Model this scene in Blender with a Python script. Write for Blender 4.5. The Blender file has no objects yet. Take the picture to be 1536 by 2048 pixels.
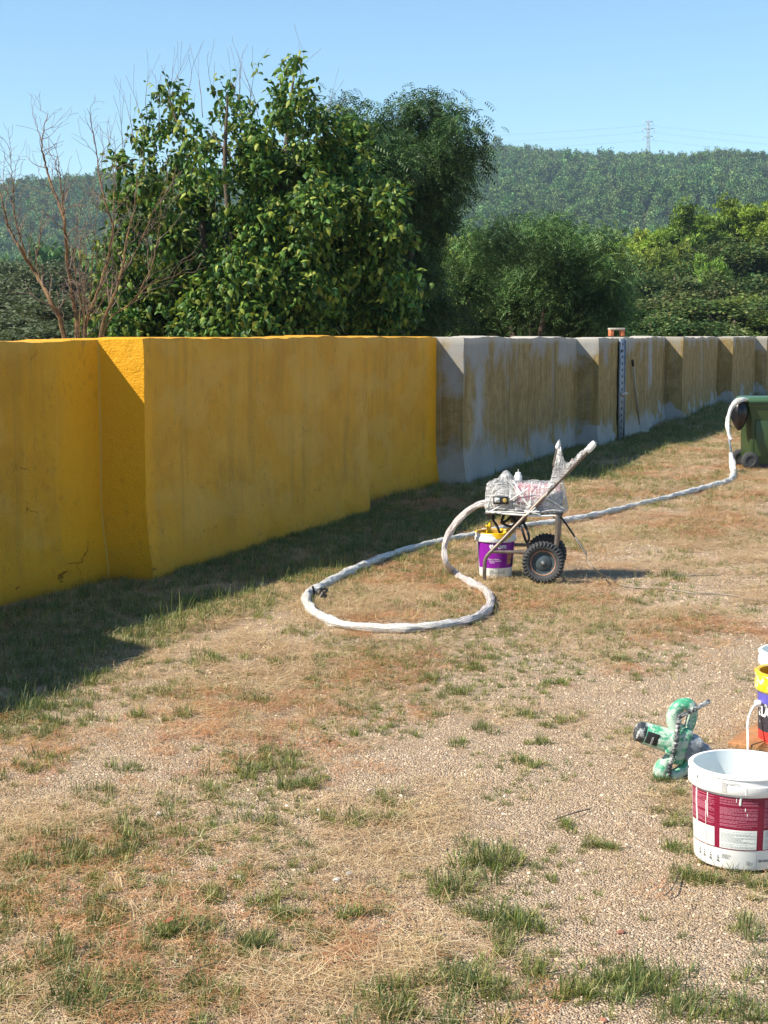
import bpy, bmesh, math, random
import numpy as np
from mathutils import Vector, Matrix
R = math.radians
rng = np.random.default_rng(7); random.seed(7)
SC = bpy.context.scene
COL = SC.collection

# ------------------------------------------------------------------ camera, sky, sun, exposure
CAM_H = 1.55; F = 3076.0; PITCH = math.atan((1024 - 672) / F)
cam_d = bpy.data.cameras.new('camera'); cam = bpy.data.objects.new('camera', cam_d); COL.objects.link(cam)
cam.location = (0, 0, CAM_H); cam.rotation_euler = (R(90) - PITCH, 0, 0)
cam_d.sensor_fit = 'VERTICAL'; cam_d.sensor_height = 36; cam_d.lens = 36 * F / 2048
cam_d.clip_start = .05; cam_d.clip_end = 6000
SC.camera = cam
SUN_EL = R(43.5); SX, SY = -.934, -.358            # horizontal direction towards the sun
W = bpy.data.worlds.new('World'); SC.world = W; W.use_nodes = True
wn = W.node_tree; bg = wn.nodes['Background']
sky = wn.nodes.new('ShaderNodeTexSky'); sky.sky_type = 'NISHITA'; sky.sun_disc = False
sky.sun_elevation = SUN_EL; sky.sun_rotation = math.atan2(SX, SY)
sky.altitude = 300; sky.air_density = 1.0; sky.dust_density = 0.0; sky.ozone_density = 1.6
tint = wn.nodes.new('ShaderNodeMix'); tint.data_type = 'RGBA'; tint.blend_type = 'MULTIPLY'; tint.inputs[0].default_value = 1; tint.inputs[7].default_value = (.84, .99, 1.02, 1)
wn.links.new(sky.outputs[0], tint.inputs[6]); wn.links.new(tint.outputs[2], bg.inputs[0]); bg.inputs[1].default_value = .10
sun_d = bpy.data.lights.new('sun', 'SUN'); sun_d.energy = 5.0; sun_d.angle = R(.5); sun_d.color = (1, .91, .77)
sun = bpy.data.objects.new('sun', sun_d); COL.objects.link(sun)
sun.rotation_euler = Vector((-SX * math.cos(SUN_EL), -SY * math.cos(SUN_EL), -math.sin(SUN_EL))).to_track_quat('-Z', 'Y').to_euler()
SC.view_settings.view_transform = 'Standard'; SC.view_settings.look = 'None'
SC.view_settings.exposure = 0.88; SC.view_settings.gamma = 1; SC.view_settings.use_curve_mapping = False
try:
    SC.cycles.transparent_max_bounces = 16; SC.cycles.volume_bounces = 0; SC.cycles.max_bounces = 6
except Exception: pass

# ------------------------------------------------------------------ geometry of the view, used to read positions off the ground plane
cp, sp = math.cos(PITCH), math.sin(PITCH)
def ray(px, py):
    u = (px - 768) / F; v = (1024 - py) / F
    return np.array([u, cp + v * sp, -sp + v * cp])
def G(px, py, z=0.0):
    r = ray(px, py); t = (z - CAM_H) / r[2]; return np.array([r[0] * t, r[1] * t, z])
def cx(px, y, z):      # world x of a picture column at a given distance and height
    return (px - 768) / F * (y * cp + (CAM_H - z) * sp)
def A(px, py, y):
    r = ray(px, py); t = y / r[1]; return np.array([r[0] * t, y, CAM_H + r[2] * t])

# ------------------------------------------------------------------ numpy noise
_perm = rng.random((256, 256)).astype(np.float64)
def vnoise(x, y):
    x = np.asarray(x, float); y = np.asarray(y, float)
    xi = np.floor(x).astype(int); yi = np.floor(y).astype(int); fx = x - xi; fy = y - yi
    fx = fx * fx * (3 - 2 * fx); fy = fy * fy * (3 - 2 * fy)
    g = lambda a, b: _perm[a & 255, b & 255]
    return (g(xi, yi) * (1 - fx) + g(xi + 1, yi) * fx) * (1 - fy) + (g(xi, yi + 1) * (1 - fx) + g(xi + 1, yi + 1) * fx) * fy
def fbm(x, y, o=4):
    s = 0; a = .5; t = 0
    for k in range(o):
        s = s + a * vnoise(x * 2 ** k + 17.3 * k, y * 2 ** k + 9.1 * k); t += a; a *= .5
    return s / t
def sst(a, b, x):
    t = np.clip((np.asarray(x, float) - a) / (b - a), 0, 1); return t * t * (3 - 2 * t)

# ------------------------------------------------------------------ objects
def tag(o, label=None, cat=None, group=None, kind=None):
    if label: o['label'] = label
    if cat: o['category'] = cat
    if group: o['group'] = group
    if kind: o['kind'] = kind
    return o
def mesh_np(name, v, f, smooth=False):
    """v (n,3), f (m,k) one face size, or list of such arrays"""
    me = bpy.data.meshes.new(name)
    fs = f if isinstance(f, list) else [f]
    fs = [np.asarray(a, np.int32) for a in fs if len(a)]
    v = np.asarray(v, np.float32)
    me.vertices.add(len(v)); me.vertices.foreach_set('co', v.ravel())
    nl = sum(a.size for a in fs); nf = sum(len(a) for a in fs)
    me.loops.add(nl); me.polygons.add(nf)
    me.loops.foreach_set('vertex_index', np.concatenate([a.ravel() for a in fs]))
    starts = []; s = 0
    for a in fs:
        starts.append(s + np.arange(len(a)) * a.shape[1]); s += a.size
    me.polygons.foreach_set('loop_start', np.concatenate(starts).astype(np.int32))
    me.update(calc_edges=True)
    if smooth: me.polygons.foreach_set('use_smooth', np.ones(nf, bool))
    me.validate()
    return me
def ob(name, me, mat=None, parent=None):
    o = bpy.data.objects.new(name, me); COL.objects.link(o)
    if mat is not None:
        for m in (mat if isinstance(mat, (list, tuple)) else [mat]): me.materials.append(m)
    if parent is not None: o.parent = parent
    return o
def empty(name, loc, rz=0.0):
    o = bpy.data.objects.new(name, None); COL.objects.link(o); o.location = loc; o.rotation_euler = (0, 0, rz)
    o.empty_display_size = .2; return o
class MB:
    def __init__(s): s.v = []; s.f = {}; s.n = 0
    def add(s, v, f):
        v = np.asarray(v, float); s.v.append(v)
        for a in (f if isinstance(f, list) else [f]):
            a = np.asarray(a, int)
            if len(a): s.f.setdefault(a.shape[1], []).append(a + s.n)
        s.n += len(v)
    def tube(s, pts, rad, n=8, cap=True, flat=None):
        p = np.asarray(pts, float); k = len(p); rad = np.broadcast_to(np.asarray(rad, float), (k,)) if np.ndim(rad) < 2 else rad
        t = np.gradient(p, axis=0); t /= np.linalg.norm(t, axis=1)[:, None] + 1e-12
        up = np.array([0, 0, 1.]) if abs(t[0][2]) < .9 else np.array([1., 0, 0])
        a = np.cross(t[0], up); a /= np.linalg.norm(a); vs = []
        for i in range(k):
            a = a - t[i] * np.dot(a, t[i]); a /= np.linalg.norm(a); b = np.cross(t[i], a)
            th = np.arange(n) * 2 * math.pi / n
            rr = rad[i] if np.ndim(rad) == 1 else rad[i][:, None]
            vs.append(p[i] + (np.cos(th)[:, None] * a + np.sin(th)[:, None] * b) * rr)
        v = np.concatenate(vs); i, j = np.meshgrid(np.arange(k - 1), np.arange(n), indexing='ij')
        q = np.stack([i * n + j, i * n + (j + 1) % n, (i + 1) * n + (j + 1) % n, (i + 1) * n + j], -1).reshape(-1, 4)
        fs = [q]
        if cap:
            fs.append(np.array([list(range(n))[::-1], [(k - 1) * n + x for x in range(n)]]))
        s.add(v, fs); return s
    def lathe(s, prof, n=32, axis='z', c=(0, 0, 0), cap=False):
        pr = np.asarray(prof, float); k = len(pr); th = np.arange(n) * 2 * math.pi / n
        r = pr[:, 0][:, None]; h = np.repeat(pr[:, 1][:, None], n, 1)
        X, Y, Z = r * np.cos(th), r * np.sin(th), h
        if axis == 'y': X, Y, Z = r * np.cos(th), h, r * np.sin(th)
        if axis == 'x': X, Y, Z = h, r * np.cos(th), r * np.sin(th)
        v = np.stack([X, Y, Z], -1).reshape(-1, 3) + np.asarray(c, float)
        i, j = np.meshgrid(np.arange(k - 1), np.arange(n), indexing='ij')
        q = np.stack([i * n + j, i * n + (j + 1) % n, (i + 1) * n + (j + 1) % n, (i + 1) * n + j], -1).reshape(-1, 4)
        s.add(v, q); return s
    def box(s, c, d, rot=None, bev=0.0):
        c = np.asarray(c, float); h = np.asarray(d, float) / 2
        if bev > 0:
            bm = bmesh.new(); bmesh.ops.create_cube(bm, size=1)
            for vv in bm.verts: vv.co = Vector((vv.co.x * d[0], vv.co.y * d[1], vv.co.z * d[2]))
            bmesh.ops.bevel(bm, geom=bm.edges[:], offset=bev, segments=2, affect='EDGES', profile=.5)
            bm.verts.ensure_lookup_table()
            v = np.array([list(q.co) for q in bm.verts]); 
            if rot is not None: v = v @ np.asarray(rot).T
            base = s.n; s.v.append(v + c)
            for fc in bm.faces:
                ids = [q.index for q in fc.verts]; s.f.setdefault(len(ids), []).append(np.array([ids]) + base)
            s.n += len(v); bm.free(); return s
        v = np.array([[x, y, z] for x in (-1, 1) for y in (-1, 1) for z in (-1, 1)]) * h
        if rot is not None: v = v @ np.asarray(rot).T
        s.add(v + c, np.array([[0, 1, 3, 2], [4, 6, 7, 5], [0, 4, 5, 1], [2, 3, 7, 6], [0, 2, 6, 4], [1, 5, 7, 3]])); return s
    def mesh(s, name, smooth=False):
        return mesh_np(name, np.concatenate(s.v), [np.concatenate(a) for a in s.f.values()], smooth)
    def build(s, name, mat, parent=None, smooth=False):
        o = ob(name, s.mesh(name, smooth), mat, parent)
        if smooth: o.data.set_sharp_from_angle(angle=R(45))
        return o
def crom(pts, n=8):
    p = np.asarray(pts, float); p = np.vstack([2 * p[0] - p[1], p, 2 * p[-1] - p[-2]]); out = []
    for i in range(1, len(p) - 2):
        for t in np.arange(n) / n:
            out.append(.5 * ((2 * p[i]) + (-p[i - 1] + p[i + 1]) * t + (2 * p[i - 1] - 5 * p[i] + 4 * p[i + 1] - p[i + 2]) * t ** 2 + (-p[i - 1] + 3 * p[i] - 3 * p[i + 1] + p[i + 2]) * t ** 3))
    out.append(p[-2]); return np.array(out)
def rotm(e):
    return np.array(__import__('mathutils').Euler(e).to_matrix())
def rotz_batch(a):
    c, s = np.cos(a), np.sin(a); z = np.zeros_like(a); o = np.ones_like(a)
    return np.stack([np.stack([c, -s, z], -1), np.stack([s, c, z], -1), np.stack([z, z, o], -1)], 1)
def rotx_batch(a):
    c, s = np.cos(a), np.sin(a); z = np.zeros_like(a); o = np.ones_like(a)
    return np.stack([np.stack([o, z, z], -1), np.stack([z, c, -s], -1), np.stack([z, s, c], -1)], 1)
def scatter(tv, tf, M3, pos):
    """many copies of one small template as one array"""
    tv = np.asarray(tv, float); n = len(pos)
    v = np.einsum('nij,kj->nki', M3, tv) + pos[:, None, :]
    fs = []
    for a in (tf if isinstance(tf, list) else [tf]):
        a = np.asarray(a, int); fs.append((a[None] + (np.arange(n) * len(tv))[:, None, None]).reshape(-1, a.shape[1]))
    return v.reshape(-1, 3), fs
def text_mesh(body, size, extrude=.0006, bold=0.0):
    cu = bpy.data.curves.new('t', 'FONT'); cu.body = body; cu.size = size; cu.extrude = extrude; cu.offset = bold
    cu.align_x = 'LEFT'; o = bpy.data.objects.new('t', cu); COL.objects.link(o)
    dg = bpy.context.evaluated_depsgraph_get(); me = bpy.data.meshes.new_from_object(o.evaluated_get(dg))
    bpy.data.objects.remove(o); bpy.data.curves.remove(cu); return me
def wrap_text(mb, body, size, rfun, a0, z0, bold=0.0, lift=.0012, squash=1.0):
    """bend lettering round a bucket: a0 = angle of its left end (radians), z0 = base line"""
    me = text_mesh(body, size, .0004, bold)
    v = np.array([list(q.co) for q in me.vertices]); 
    if not len(v): return
    z = z0 + v[:, 1]; r = rfun(z) + lift + v[:, 2]; a = a0 + v[:, 0] * squash / rfun(z0)
    w = np.stack([r * np.cos(a), r * np.sin(a), z], -1); base = mb.n; mb.v.append(w)
    for p in me.polygons:
        mb.f.setdefault(len(p.vertices), []).append(np.array([list(p.vertices)]) + base)
    mb.n += len(v); bpy.data.meshes.remove(me)

# ------------------------------------------------------------------ materials
class NT:
    def __init__(s, name):
        s.m = bpy.data.materials.new(name); s.m.use_nodes = True; s.t = s.m.node_tree
        s.p = s.t.nodes['Principled BSDF']; s.out = s.t.nodes['Material Output']; s.p.inputs['Roughness'].default_value = .8
    def n(s, typ, **kw):
        nd = s.t.nodes.new('ShaderNode' + typ)
        for k, v in kw.items():
            if k.startswith('_'): setattr(nd, k[1:], v)
            else:
                key = int(k[1:]) if k[0] == 'i' and k[1:].isdigit() else k.replace('__', ' ')
                s.set(nd.inputs[key], v)
        return nd
    def set(s, inp, v):
        if isinstance(v, bpy.types.NodeSocket): s.t.links.new(v, inp)
        elif isinstance(v, (tuple, list)) and len(v) == 3 and inp.type == 'RGBA': inp.default_value = (*v, 1)
        else: inp.default_value = v
    def math(s, op, a, b=None, c=None, clamp=False):
        nd = s.t.nodes.new('ShaderNodeMath'); nd.operation = op; nd.use_clamp = clamp; s.set(nd.inputs[0], a)
        if b is not None: s.set(nd.inputs[1], b)
        if c is not None: s.set(nd.inputs[2], c)
        return nd.outputs[0]
    def mix(s, f, a, b, blend='MIX'):
        nd = s.t.nodes.new('ShaderNodeMix'); nd.data_type = 'RGBA'; nd.blend_type = blend
        s.set(nd.inputs[0], f); s.set(nd.inputs[6], a); s.set(nd.inputs[7], b); return nd.outputs[2]
    def ramp(s, f, stops):
        nd = s.t.nodes.new('ShaderNodeValToRGB'); s.set(nd.inputs[0], f); e = nd.color_ramp.elements
        while len(e) < len(stops): e.new(.5)
        for q, (p, c) in zip(e, stops): q.position = p; q.color = (*c, 1) if not isinstance(c, (int, float)) else (c, c, c, 1)
        return nd.outputs[0]
    def maprange(s, v, a, b, c=0, d=1):
        nd = s.t.nodes.new('ShaderNodeMapRange'); nd.clamp = True
        for k, x in enumerate((v, a, b, c, d)): s.set(nd.inputs[k], x)
        return nd.outputs[0]
    def noise(s, vec, scale, detail=4, rough=.55, dist=0.0):
        nd = s.n('TexNoise', Scale=scale, Detail=detail, Roughness=rough, Distortion=dist)
        if vec is not None: s.set(nd.inputs['Vector'], vec)
        return nd.outputs[0]
    def mapping(s, vec, scale=(1, 1, 1), loc=(0, 0, 0)):
        nd = s.n('Mapping', Vector=vec); nd.inputs['Scale'].default_value = scale; nd.inputs['Location'].default_value = loc; return nd.outputs[0]
    def bump(s, h, strength=.5, dist=.01, normal=None):
        nd = s.n('Bump', Height=h, Strength=strength, Distance=dist)
        if normal is not None: s.set(nd.inputs['Normal'], normal)
        return nd.outputs[0]
def simple(name, col, rough=.6, metal=0.0, var=.15, scale=12, bump=0.0, spec=.5, coat=0):
    s = NT(name); co = s.n('TexCoord').outputs['Object']; nz = s.noise(co, scale, 6)
    dk = tuple(c * (1 - var) for c in col); lt = tuple(min(1, c * (1 + var)) for c in col)
    s.set(s.p.inputs['Base Color'], s.ramp(nz, [(.3, dk), (.7, lt)])); s.set(s.p.inputs['Roughness'], s.maprange(nz, .3, .7, rough * .85, min(1, rough * 1.15)))
    s.p.inputs['Metallic'].default_value = metal; s.p.inputs['Specular IOR Level'].default_value = spec
    if bump: s.set(s.p.inputs['Normal'], s.bump(s.noise(co, scale * 6, 4), bump, .003))
    return s.m
def leafmat(name, cols, trans=.35, rough=.45, spec=.4, hv=.015, vv=.15, clump=0):
    """foliage: colour differs leaf by leaf, light passes through"""
    s = NT(name); g = s.n('NewGeometry'); rnd = g.outputs['Random Per Island']; k = len(cols)
    c = s.ramp(rnd, [((i + .5) / k, q) for i, q in enumerate(cols)])
    oi = s.n('ObjectInfo').outputs['Random']
    c = s.n('HueSaturation', Hue=s.maprange(oi, 0, 1, .5 - hv, .5 + hv), Saturation=s.maprange(s.math('FRACT', s.math('MULTIPLY', oi, 7.3)), 0, 1, 1 - 4 * hv, 1), Value=s.maprange(s.math('FRACT', s.math('MULTIPLY', oi, 13.7)), 0, 1, 1 - vv, 1 + vv), Color=c).outputs[0]
    if clump:
        cn = s.noise(s.n('TexCoord').outputs['Object'], clump, 3, .6); c = s.n('HueSaturation', Hue=.5, Saturation=1.0, Value=s.maprange(cn, .35, .65, .5, 1.35), Color=c).outputs[0]
    s.set(s.p.inputs['Base Color'], c); s.p.inputs['Roughness'].default_value = rough; s.p.inputs['Specular IOR Level'].default_value = spec
    tr = s.n('BsdfTranslucent', Color=s.mix(.5, c, (1, 1, .4), 'MULTIPLY')); mx = s.n('MixShader', i0=trans, i1=s.p.outputs[0], i2=tr.outputs[0])
    s.t.links.new(mx.outputs[0], s.out.inputs[0]); return s.m

# --- wall: painted yellow and half-scraped
def wall_material(name, fresh, patches=(), joint_u=-9):
    s = NT(name); uv = s.n('UVMap').outputs[0]; sep = s.n('SeparateXYZ', Vector=uv); z = sep.outputs[1]; u = sep.outputs[0]
    obj = s.n('TexCoord').outputs['Object']
    streak = s.noise(s.mapping(uv, (9, .55, 1)), 1.0, 5, .6); streak2 = s.noise(s.mapping(uv, (26, .9, 1), (5, 3, 0)), 1.0, 4, .6)
    blotch = s.noise(s.mapping(uv, (1.1, 1.3, 1), (2, 8, 0)), 1.4, 6, .62); fine = s.noise(obj, 55, 6, .7); mid = s.noise(obj, 9, 5, .6)
    grit = s.noise(obj, 160, 3, .6)
    if fresh:
        c = s.ramp(blotch, [(.3, (.58, .272, .010)), (.52, (.69, .340, .016)), (.7, (.74, .395, .04))])
        c = s.mix(s.maprange(streak, .5, .68, 0, .55), c, (.43, .235, .028))
        c = s.mix(s.maprange(streak2, .56, .72, 0, .4), c, (.62, .40, .07))
        c = s.mix(s.math('MULTIPLY', s.maprange(fine, .55, .72), s.maprange(blotch, .45, .65, 0, .6)), c, (.36, .17, .03))
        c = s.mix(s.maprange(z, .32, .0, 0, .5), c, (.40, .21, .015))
        c = s.mix(s.maprange(s.noise(s.mapping(uv, (1.9, 1.1, 1), (31, 5, 0)), 1.0, 7, .68), .52, .62, 0, .35), c, (.41, .22, .022))
        en = s.math('MULTIPLY', s.math('SUBTRACT', s.noise(s.mapping(uv, (6, 2.5, 1)), 1.0, 5, .6), .5), .35); ue = s.math('ADD', u, en); edge = s.maprange(s.math('ADD', z, en), .34, .12)
        for (uc, hw) in patches: edge = s.math('MAXIMUM', edge, s.maprange(s.math('ABSOLUTE', s.math('SUBTRACT', ue, uc)), hw + .08, hw - .08))
        c = s.mix(s.math('MULTIPLY', edge, .75), c, (.82, .385, .004))
        pat = s.noise(s.mapping(uv, (.9, 1.5, 1), (2, 21, 0)), 1.6, 3, .5); c = s.mix(s.math('MULTIPLY', s.maprange(pat, .5, .56, 0, .35), s.math('SUBTRACT', 1.0, edge)), c, (.68, .41, .085))
        c = s.mix(s.math('MULTIPLY', s.maprange(s.noise(s.mapping(obj, (1, 1, .6)), 24, 6, .75), .53, .66, 0, .5), s.maprange(s.noise(uv, 2.2, 3), .45, .6)), c, (.25, .135, .022))
        h = s.math('ADD', s.math('MULTIPLY', mid, .8), s.math('MULTIPLY', fine, .35))
        low = s.maprange(z, .42, .08); scar = s.noise(s.mapping(uv, (3.2, 9, 1), (6, 6, 0)), 1.4, 7, .72); sc2 = s.math('MULTIPLY', s.maprange(scar, .64, .67), low)
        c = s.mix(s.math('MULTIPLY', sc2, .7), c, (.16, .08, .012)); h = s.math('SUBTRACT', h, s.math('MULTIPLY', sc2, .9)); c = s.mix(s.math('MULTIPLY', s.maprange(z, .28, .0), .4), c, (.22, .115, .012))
        joint = s.math('MULTIPLY', s.maprange(s.math('ABSOLUTE', s.math('SUBTRACT', s.math('ADD', u, s.math('MULTIPLY', s.noise(uv, 2.5, 3), .03)), joint_u + .015)), .007, .002), .8); c = s.mix(joint, c, (.62, .42, .12)); h = s.math('ADD', h, s.math('MULTIPLY', joint, .3))
        # hairline cracks
        vor = s.n('TexVoronoi', Scale=.9, Vector=s.mix(.16, uv, s.n('TexNoise', Vector=uv, Scale=6.0, Detail=7).outputs[1])); vor.feature = 'DISTANCE_TO_EDGE'
        crack = s.math('MULTIPLY', s.maprange(vor.outputs[0], .0022, .0004), s.maprange(s.noise(uv, 1.6, 2), .60, .65))
        c = s.mix(s.math('MULTIPLY', crack, .7), c, (.12, .05, .01)); h = s.math('SUBTRACT', h, s.math('MULTIPLY', crack, .8))
        s.set(s.p.inputs['Base Color'], c); s.p.inputs['Roughness'].default_value = .62; s.p.inputs['Specular IOR Level'].default_value = .3
        s.set(s.p.inputs['Normal'], s.bump(h, .9, .018, s.bump(s.noise(obj, 85, 4, .6), .75, .010, s.bump(grit, .5, .004))))
        pass
        return s.m
    ochre = s.ramp(streak, [(.3, (.15, .105, .035)), (.45, (.27, .19, .06)), (.58, (.35, .255, .095)), (.72, (.42, .33, .15))])
    ochre = s.mix(s.maprange(streak2, .5, .68, 0, .7), ochre, (.42, .36, .22))
    ochre = s.mix(.10, ochre, (.30, .28, .23)); rough_ = s.noise(s.mapping(uv, (2.6, 2.2, 1), (9, 1, 0)), 1.5, 8, .75)
    ochre = s.mix(s.maprange(rough_, .45, .60, 0, .75), ochre, (.20, .14, .055)); ochre = s.mix(s.maprange(s.noise(s.mapping(uv, (1.2, 3.2, 1), (3, 9, 0)), 2.0, 8, .75), .5, .62, 0, .45), ochre, (.16, .12, .055))
    ochre = s.mix(s.maprange(s.noise(obj, 38, 6, .75), .52, .68, 0, .6), ochre, (.42, .26, .07))
    ochre = s.mix(s.maprange(streak, .56, .66, 0, .35), ochre, (.14, .12, .09))
    grey = s.ramp(blotch, [(.3, (.27, .275, .275)), (.7, (.37, .37, .36))]); grey = s.mix(s.maprange(streak2, .5, .7, 0, .4), grey, (.31, .29, .23)); grey = s.mix(s.maprange(fine, .5, .7, 0, .25), grey, (.45, .43, .4))
    e = s.math('MULTIPLY', s.math('SUBTRACT', s.noise(s.mapping(uv, (5, .8, 1)), 1.0, 5, .6), .5), .7)
    e2 = s.math('MULTIPLY', s.math('SUBTRACT', s.noise(s.mapping(uv, (1.3, .7, 1), (4, 4, 0)), 1.0, 4, .55), .5), 3.2)
    e3 = s.math('MULTIPLY', s.math('SUBTRACT', s.noise(s.mapping(uv, (1.6, 1.8, 1), (14, 2, 0)), 1.0, 5, .6), .5), 1.7)
    top = s.maprange(s.math('ADD', z, s.math('ADD', s.math('MULTIPLY', e, .6), s.math('MULTIPLY', e2, .75))), 1.40, 1.58)
    bot = s.maprange(s.math('ADD', s.math('ADD', z, .12), s.math('ADD', s.math('MULTIPLY', e, .22), e3)), .29, .19)
    band = s.maprange(s.noise(s.mapping(uv, (2.3, .25, 1), (7.7, 0, 0)), 1.0, 4, .5), .63, .70)
    g = s.math('MAXIMUM', s.math('MAXIMUM', s.math('MULTIPLY', top, .7), bot), s.math('MULTIPLY', band, .35))
    nu = s.math('MULTIPLY', s.math('SUBTRACT', s.noise(s.mapping(uv, (3, 2.6, 1), (3, 3, 0)), 1.0, 6, .65), .5), .75); nv = s.math('MULTIPLY', s.math('SUBTRACT', s.noise(s.mapping(uv, (3.4, 2.2, 1), (8, 1, 0)), 1.0, 6, .65), .5), .8)
    uu = s.math('ADD', u, nu); zz = s.math('ADD', z, nv)
    for (ua, ub, za, zb) in patches:
        du = s.math('SUBTRACT', s.math('ABSOLUTE', s.math('SUBTRACT', uu, (ua + ub) / 2)), (ub - ua) / 2); dz_ = s.math('SUBTRACT', s.math('ABSOLUTE', s.math('SUBTRACT', zz, (za + zb) / 2)), (zb - za) / 2)
        g = s.math('MAXIMUM', g, s.maprange(s.math('MAXIMUM', du, dz_), .12, -.06, 0, .9))
    c = s.mix(g, ochre, grey); c = s.mix(s.maprange(streak2, .56, .75, 0, .35), c, (.24, .19, .12))
    c = s.mix(s.maprange(z, 1.45, 1.535, 0, .8), c, (.50, .46, .40))  # top edge lightened to cream: its sunlit line put into the colour
    s.set(s.p.inputs['Base Color'], c); s.p.inputs['Roughness'].default_value = .9; s.p.inputs['Specular IOR Level'].default_value = .2
    h = s.math('ADD', s.math('MULTIPLY', mid, .6), s.math('ADD', s.math('MULTIPLY', fine, .5), s.math('MULTIPLY', g, .25)))
    s.set(s.p.inputs['Normal'], s.bump(h, .6, .012, s.bump(grit, .3, .003)))
    return s.m

# --- ground
def ground_material():
    s = NT('gravelly_earth'); obj = s.n('TexCoord').outputs['Object']
    straw = s.n('Attribute', _attribute_name='straw').outputs['Fac']; wood = s.n('Attribute', _attribute_name='wood').outputs['Fac']
    vo = s.n('TexVoronoi', Scale=170, Vector=obj, Randomness=1); vo2 = s.n('TexVoronoi', Scale=75, Vector=obj); n1 = s.noise(obj, 1.3, 6, .6); n2 = s.noise(obj, 30, 6, .7); n3 = s.noise(obj, 7, 5, .65)
    peb = s.n('SeparateColor', Color=vo.outputs['Color']).outputs[0]; peb2 = s.n('SeparateColor', Color=vo2.outputs['Color']).outputs[1]
    soil = s.ramp(peb, [(.05, (.29, .20, .13)), (.3, (.52, .38, .255)), (.7, (.61, .46, .315)), (.97, (.69, .56, .41))])
    soil = s.mix(s.maprange(peb2, .8, .9, 0, .5), soil, (.5, .42, .34)); soil = s.mix(s.maprange(n1, .35, .65, 0, .5), soil, s.mix(.5, soil, (.44, .31, .19)))
    soil = s.mix(s.maprange(n2, .56, .72, 0, .6), soil, (.22, .15, .1))
    dry = s.ramp(n2, [(.3, (.17, .115, .065)), (.5, (.36, .255, .15)), (.72, (.52, .40, .26))]); dry = s.mix(s.maprange(n3, .4, .65, 0, .5), dry, (.44, .32, .19))
    f = s.maprange(s.math('ADD', straw, s.math('MULTIPLY', s.math('SUBTRACT', s.noise(obj, 5, 6, .7), .5), .9)), .35, .6)
    c = s.mix(s.math('MULTIPLY', f, .7), soil, dry)
    c = s.mix(wood, c, s.ramp(s.noise(obj, .12, 6, .7), [(.3, (.035, .05, .022)), (.55, (.075, .085, .035)), (.75, (.25, .17, .1))]))
    s.set(s.p.inputs['Base Color'], c); s.p.inputs['Roughness'].default_value = .95; s.p.inputs['Specular IOR Level'].default_value = .15
    h = s.math('ADD', s.math('MULTIPLY', vo.outputs['Distance'], -1.0), s.math('ADD', s.math('MULTIPLY', n2, 1.6), s.math('MULTIPLY', vo2.outputs['Distance'], -.6)))
    s.set(s.p.inputs['Normal'], s.bump(h, 1.0, .014, s.bump(n3, .7, .04))); return s.m
M_ground = ground_material()

M_green = leafmat('green_grass_blade', [(.075, .12, .020), (.135, .185, .032), (.23, .26, .055), (.42, .37, .13)], .3)
M_greenblue = leafmat('dark_grass_blade', [(.055, .10, .028), (.10, .15, .04), (.175, .205, .065), (.36, .33, .13)], .3)
M_straw = leafmat('dry_grass_blade', [(.40, .24, .11), (.52, .35, .18), (.62, .46, .26), (.72, .58, .36)], .2, .6)
M_stalk = leafmat('yellowing_stalk', [(.36, .30, .12), (.5, .40, .17), (.28, .28, .09)], .25, .6)
M_rustneedle = leafmat('rusty_needle', [(.40, .17, .06), (.52, .25, .10), (.62, .36, .17)], .15, .6)
M_pebble = simple('pebble', (.50, .42, .34), .9, var=.3, scale=300)
M_leafA = leafmat('broad_leaf', [(.024, .07, .014), (.04, .10, .017), (.06, .135, .02), (.095, .18, .024), (.15, .235, .03), (.27, .30, .045)], .26, .5, .25, clump=2.2)
M_leafB = leafmat('feathered_leaf', [(.022, .07, .022), (.036, .10, .03), (.052, .125, .036), (.08, .155, .042)], .2, .5, .25, clump=.9)
M_leafC = leafmat('round_crown_leaf', [(.045, .11, .03), (.065, .15, .038), (.095, .185, .05), (.15, .23, .075)], .22, .55, .25, clump=.8)
M_pine = leafmat('lime_needle', [(.17, .27, .025), (.22, .34, .03), (.30, .40, .04)], .3, .6, .4, .02, .25, clump=.9)
M_scrub = leafmat('scrub_leaf', [(.045, .10, .026), (.075, .14, .034), (.11, .17, .045), (.17, .19, .06)], .25, .7, .15, .03, .3, clump=.6)
M_lightscrub = leafmat('light_scrub_leaf', [(.11, .16, .025), (.15, .21, .035), (.20, .25, .05)], .3, .55)
M_olive = leafmat('grey_olive_leaf', [(.07, .10, .045), (.10, .13, .065), (.14, .16, .09)], .25, .7, .2)
M_forest = leafmat('distant_forest_leaf', [(.07, .15, .042), (.115, .205, .055), (.165, .26, .07)], .15, .8, .1, .03, .38)
M_bark = simple('bark', (.10, .075, .055), .95, var=.4, scale=20, bump=.5)
M_lichen = simple('orange_lichen_bark', (.14, .080, .034), .95, var=.7, scale=16, bump=.5)
M_twig = simple('grey_twig', (.17, .12, .09), .9, var=.3, scale=10)
M_white = simple('white_plastic', (.78, .79, .78), .35, var=.04, scale=9)
M_whitedirty = simple('paint_smeared_white_plastic', (.74, .74, .71), .4, var=.1, scale=14)
M_inner = simple('bluish_white_inside', (.70, .75, .74), .35, var=.04)
M_steel = simple('worn_brown_steel', (.20, .165, .14), .42, .6, var=.35, scale=30, bump=.2)
M_grey = simple('grey_galvanised', (.23, .265, .31), .6, .15, var=.4, scale=14, bump=.2)
M_rubber = simple('tyre_rubber', (.045, .047, .05), .8, var=.35, scale=60, bump=.3)
M_hub = simple('dark_blue_rim_steel', (.055, .075, .085), .5, .3, var=.3, scale=30)
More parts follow.
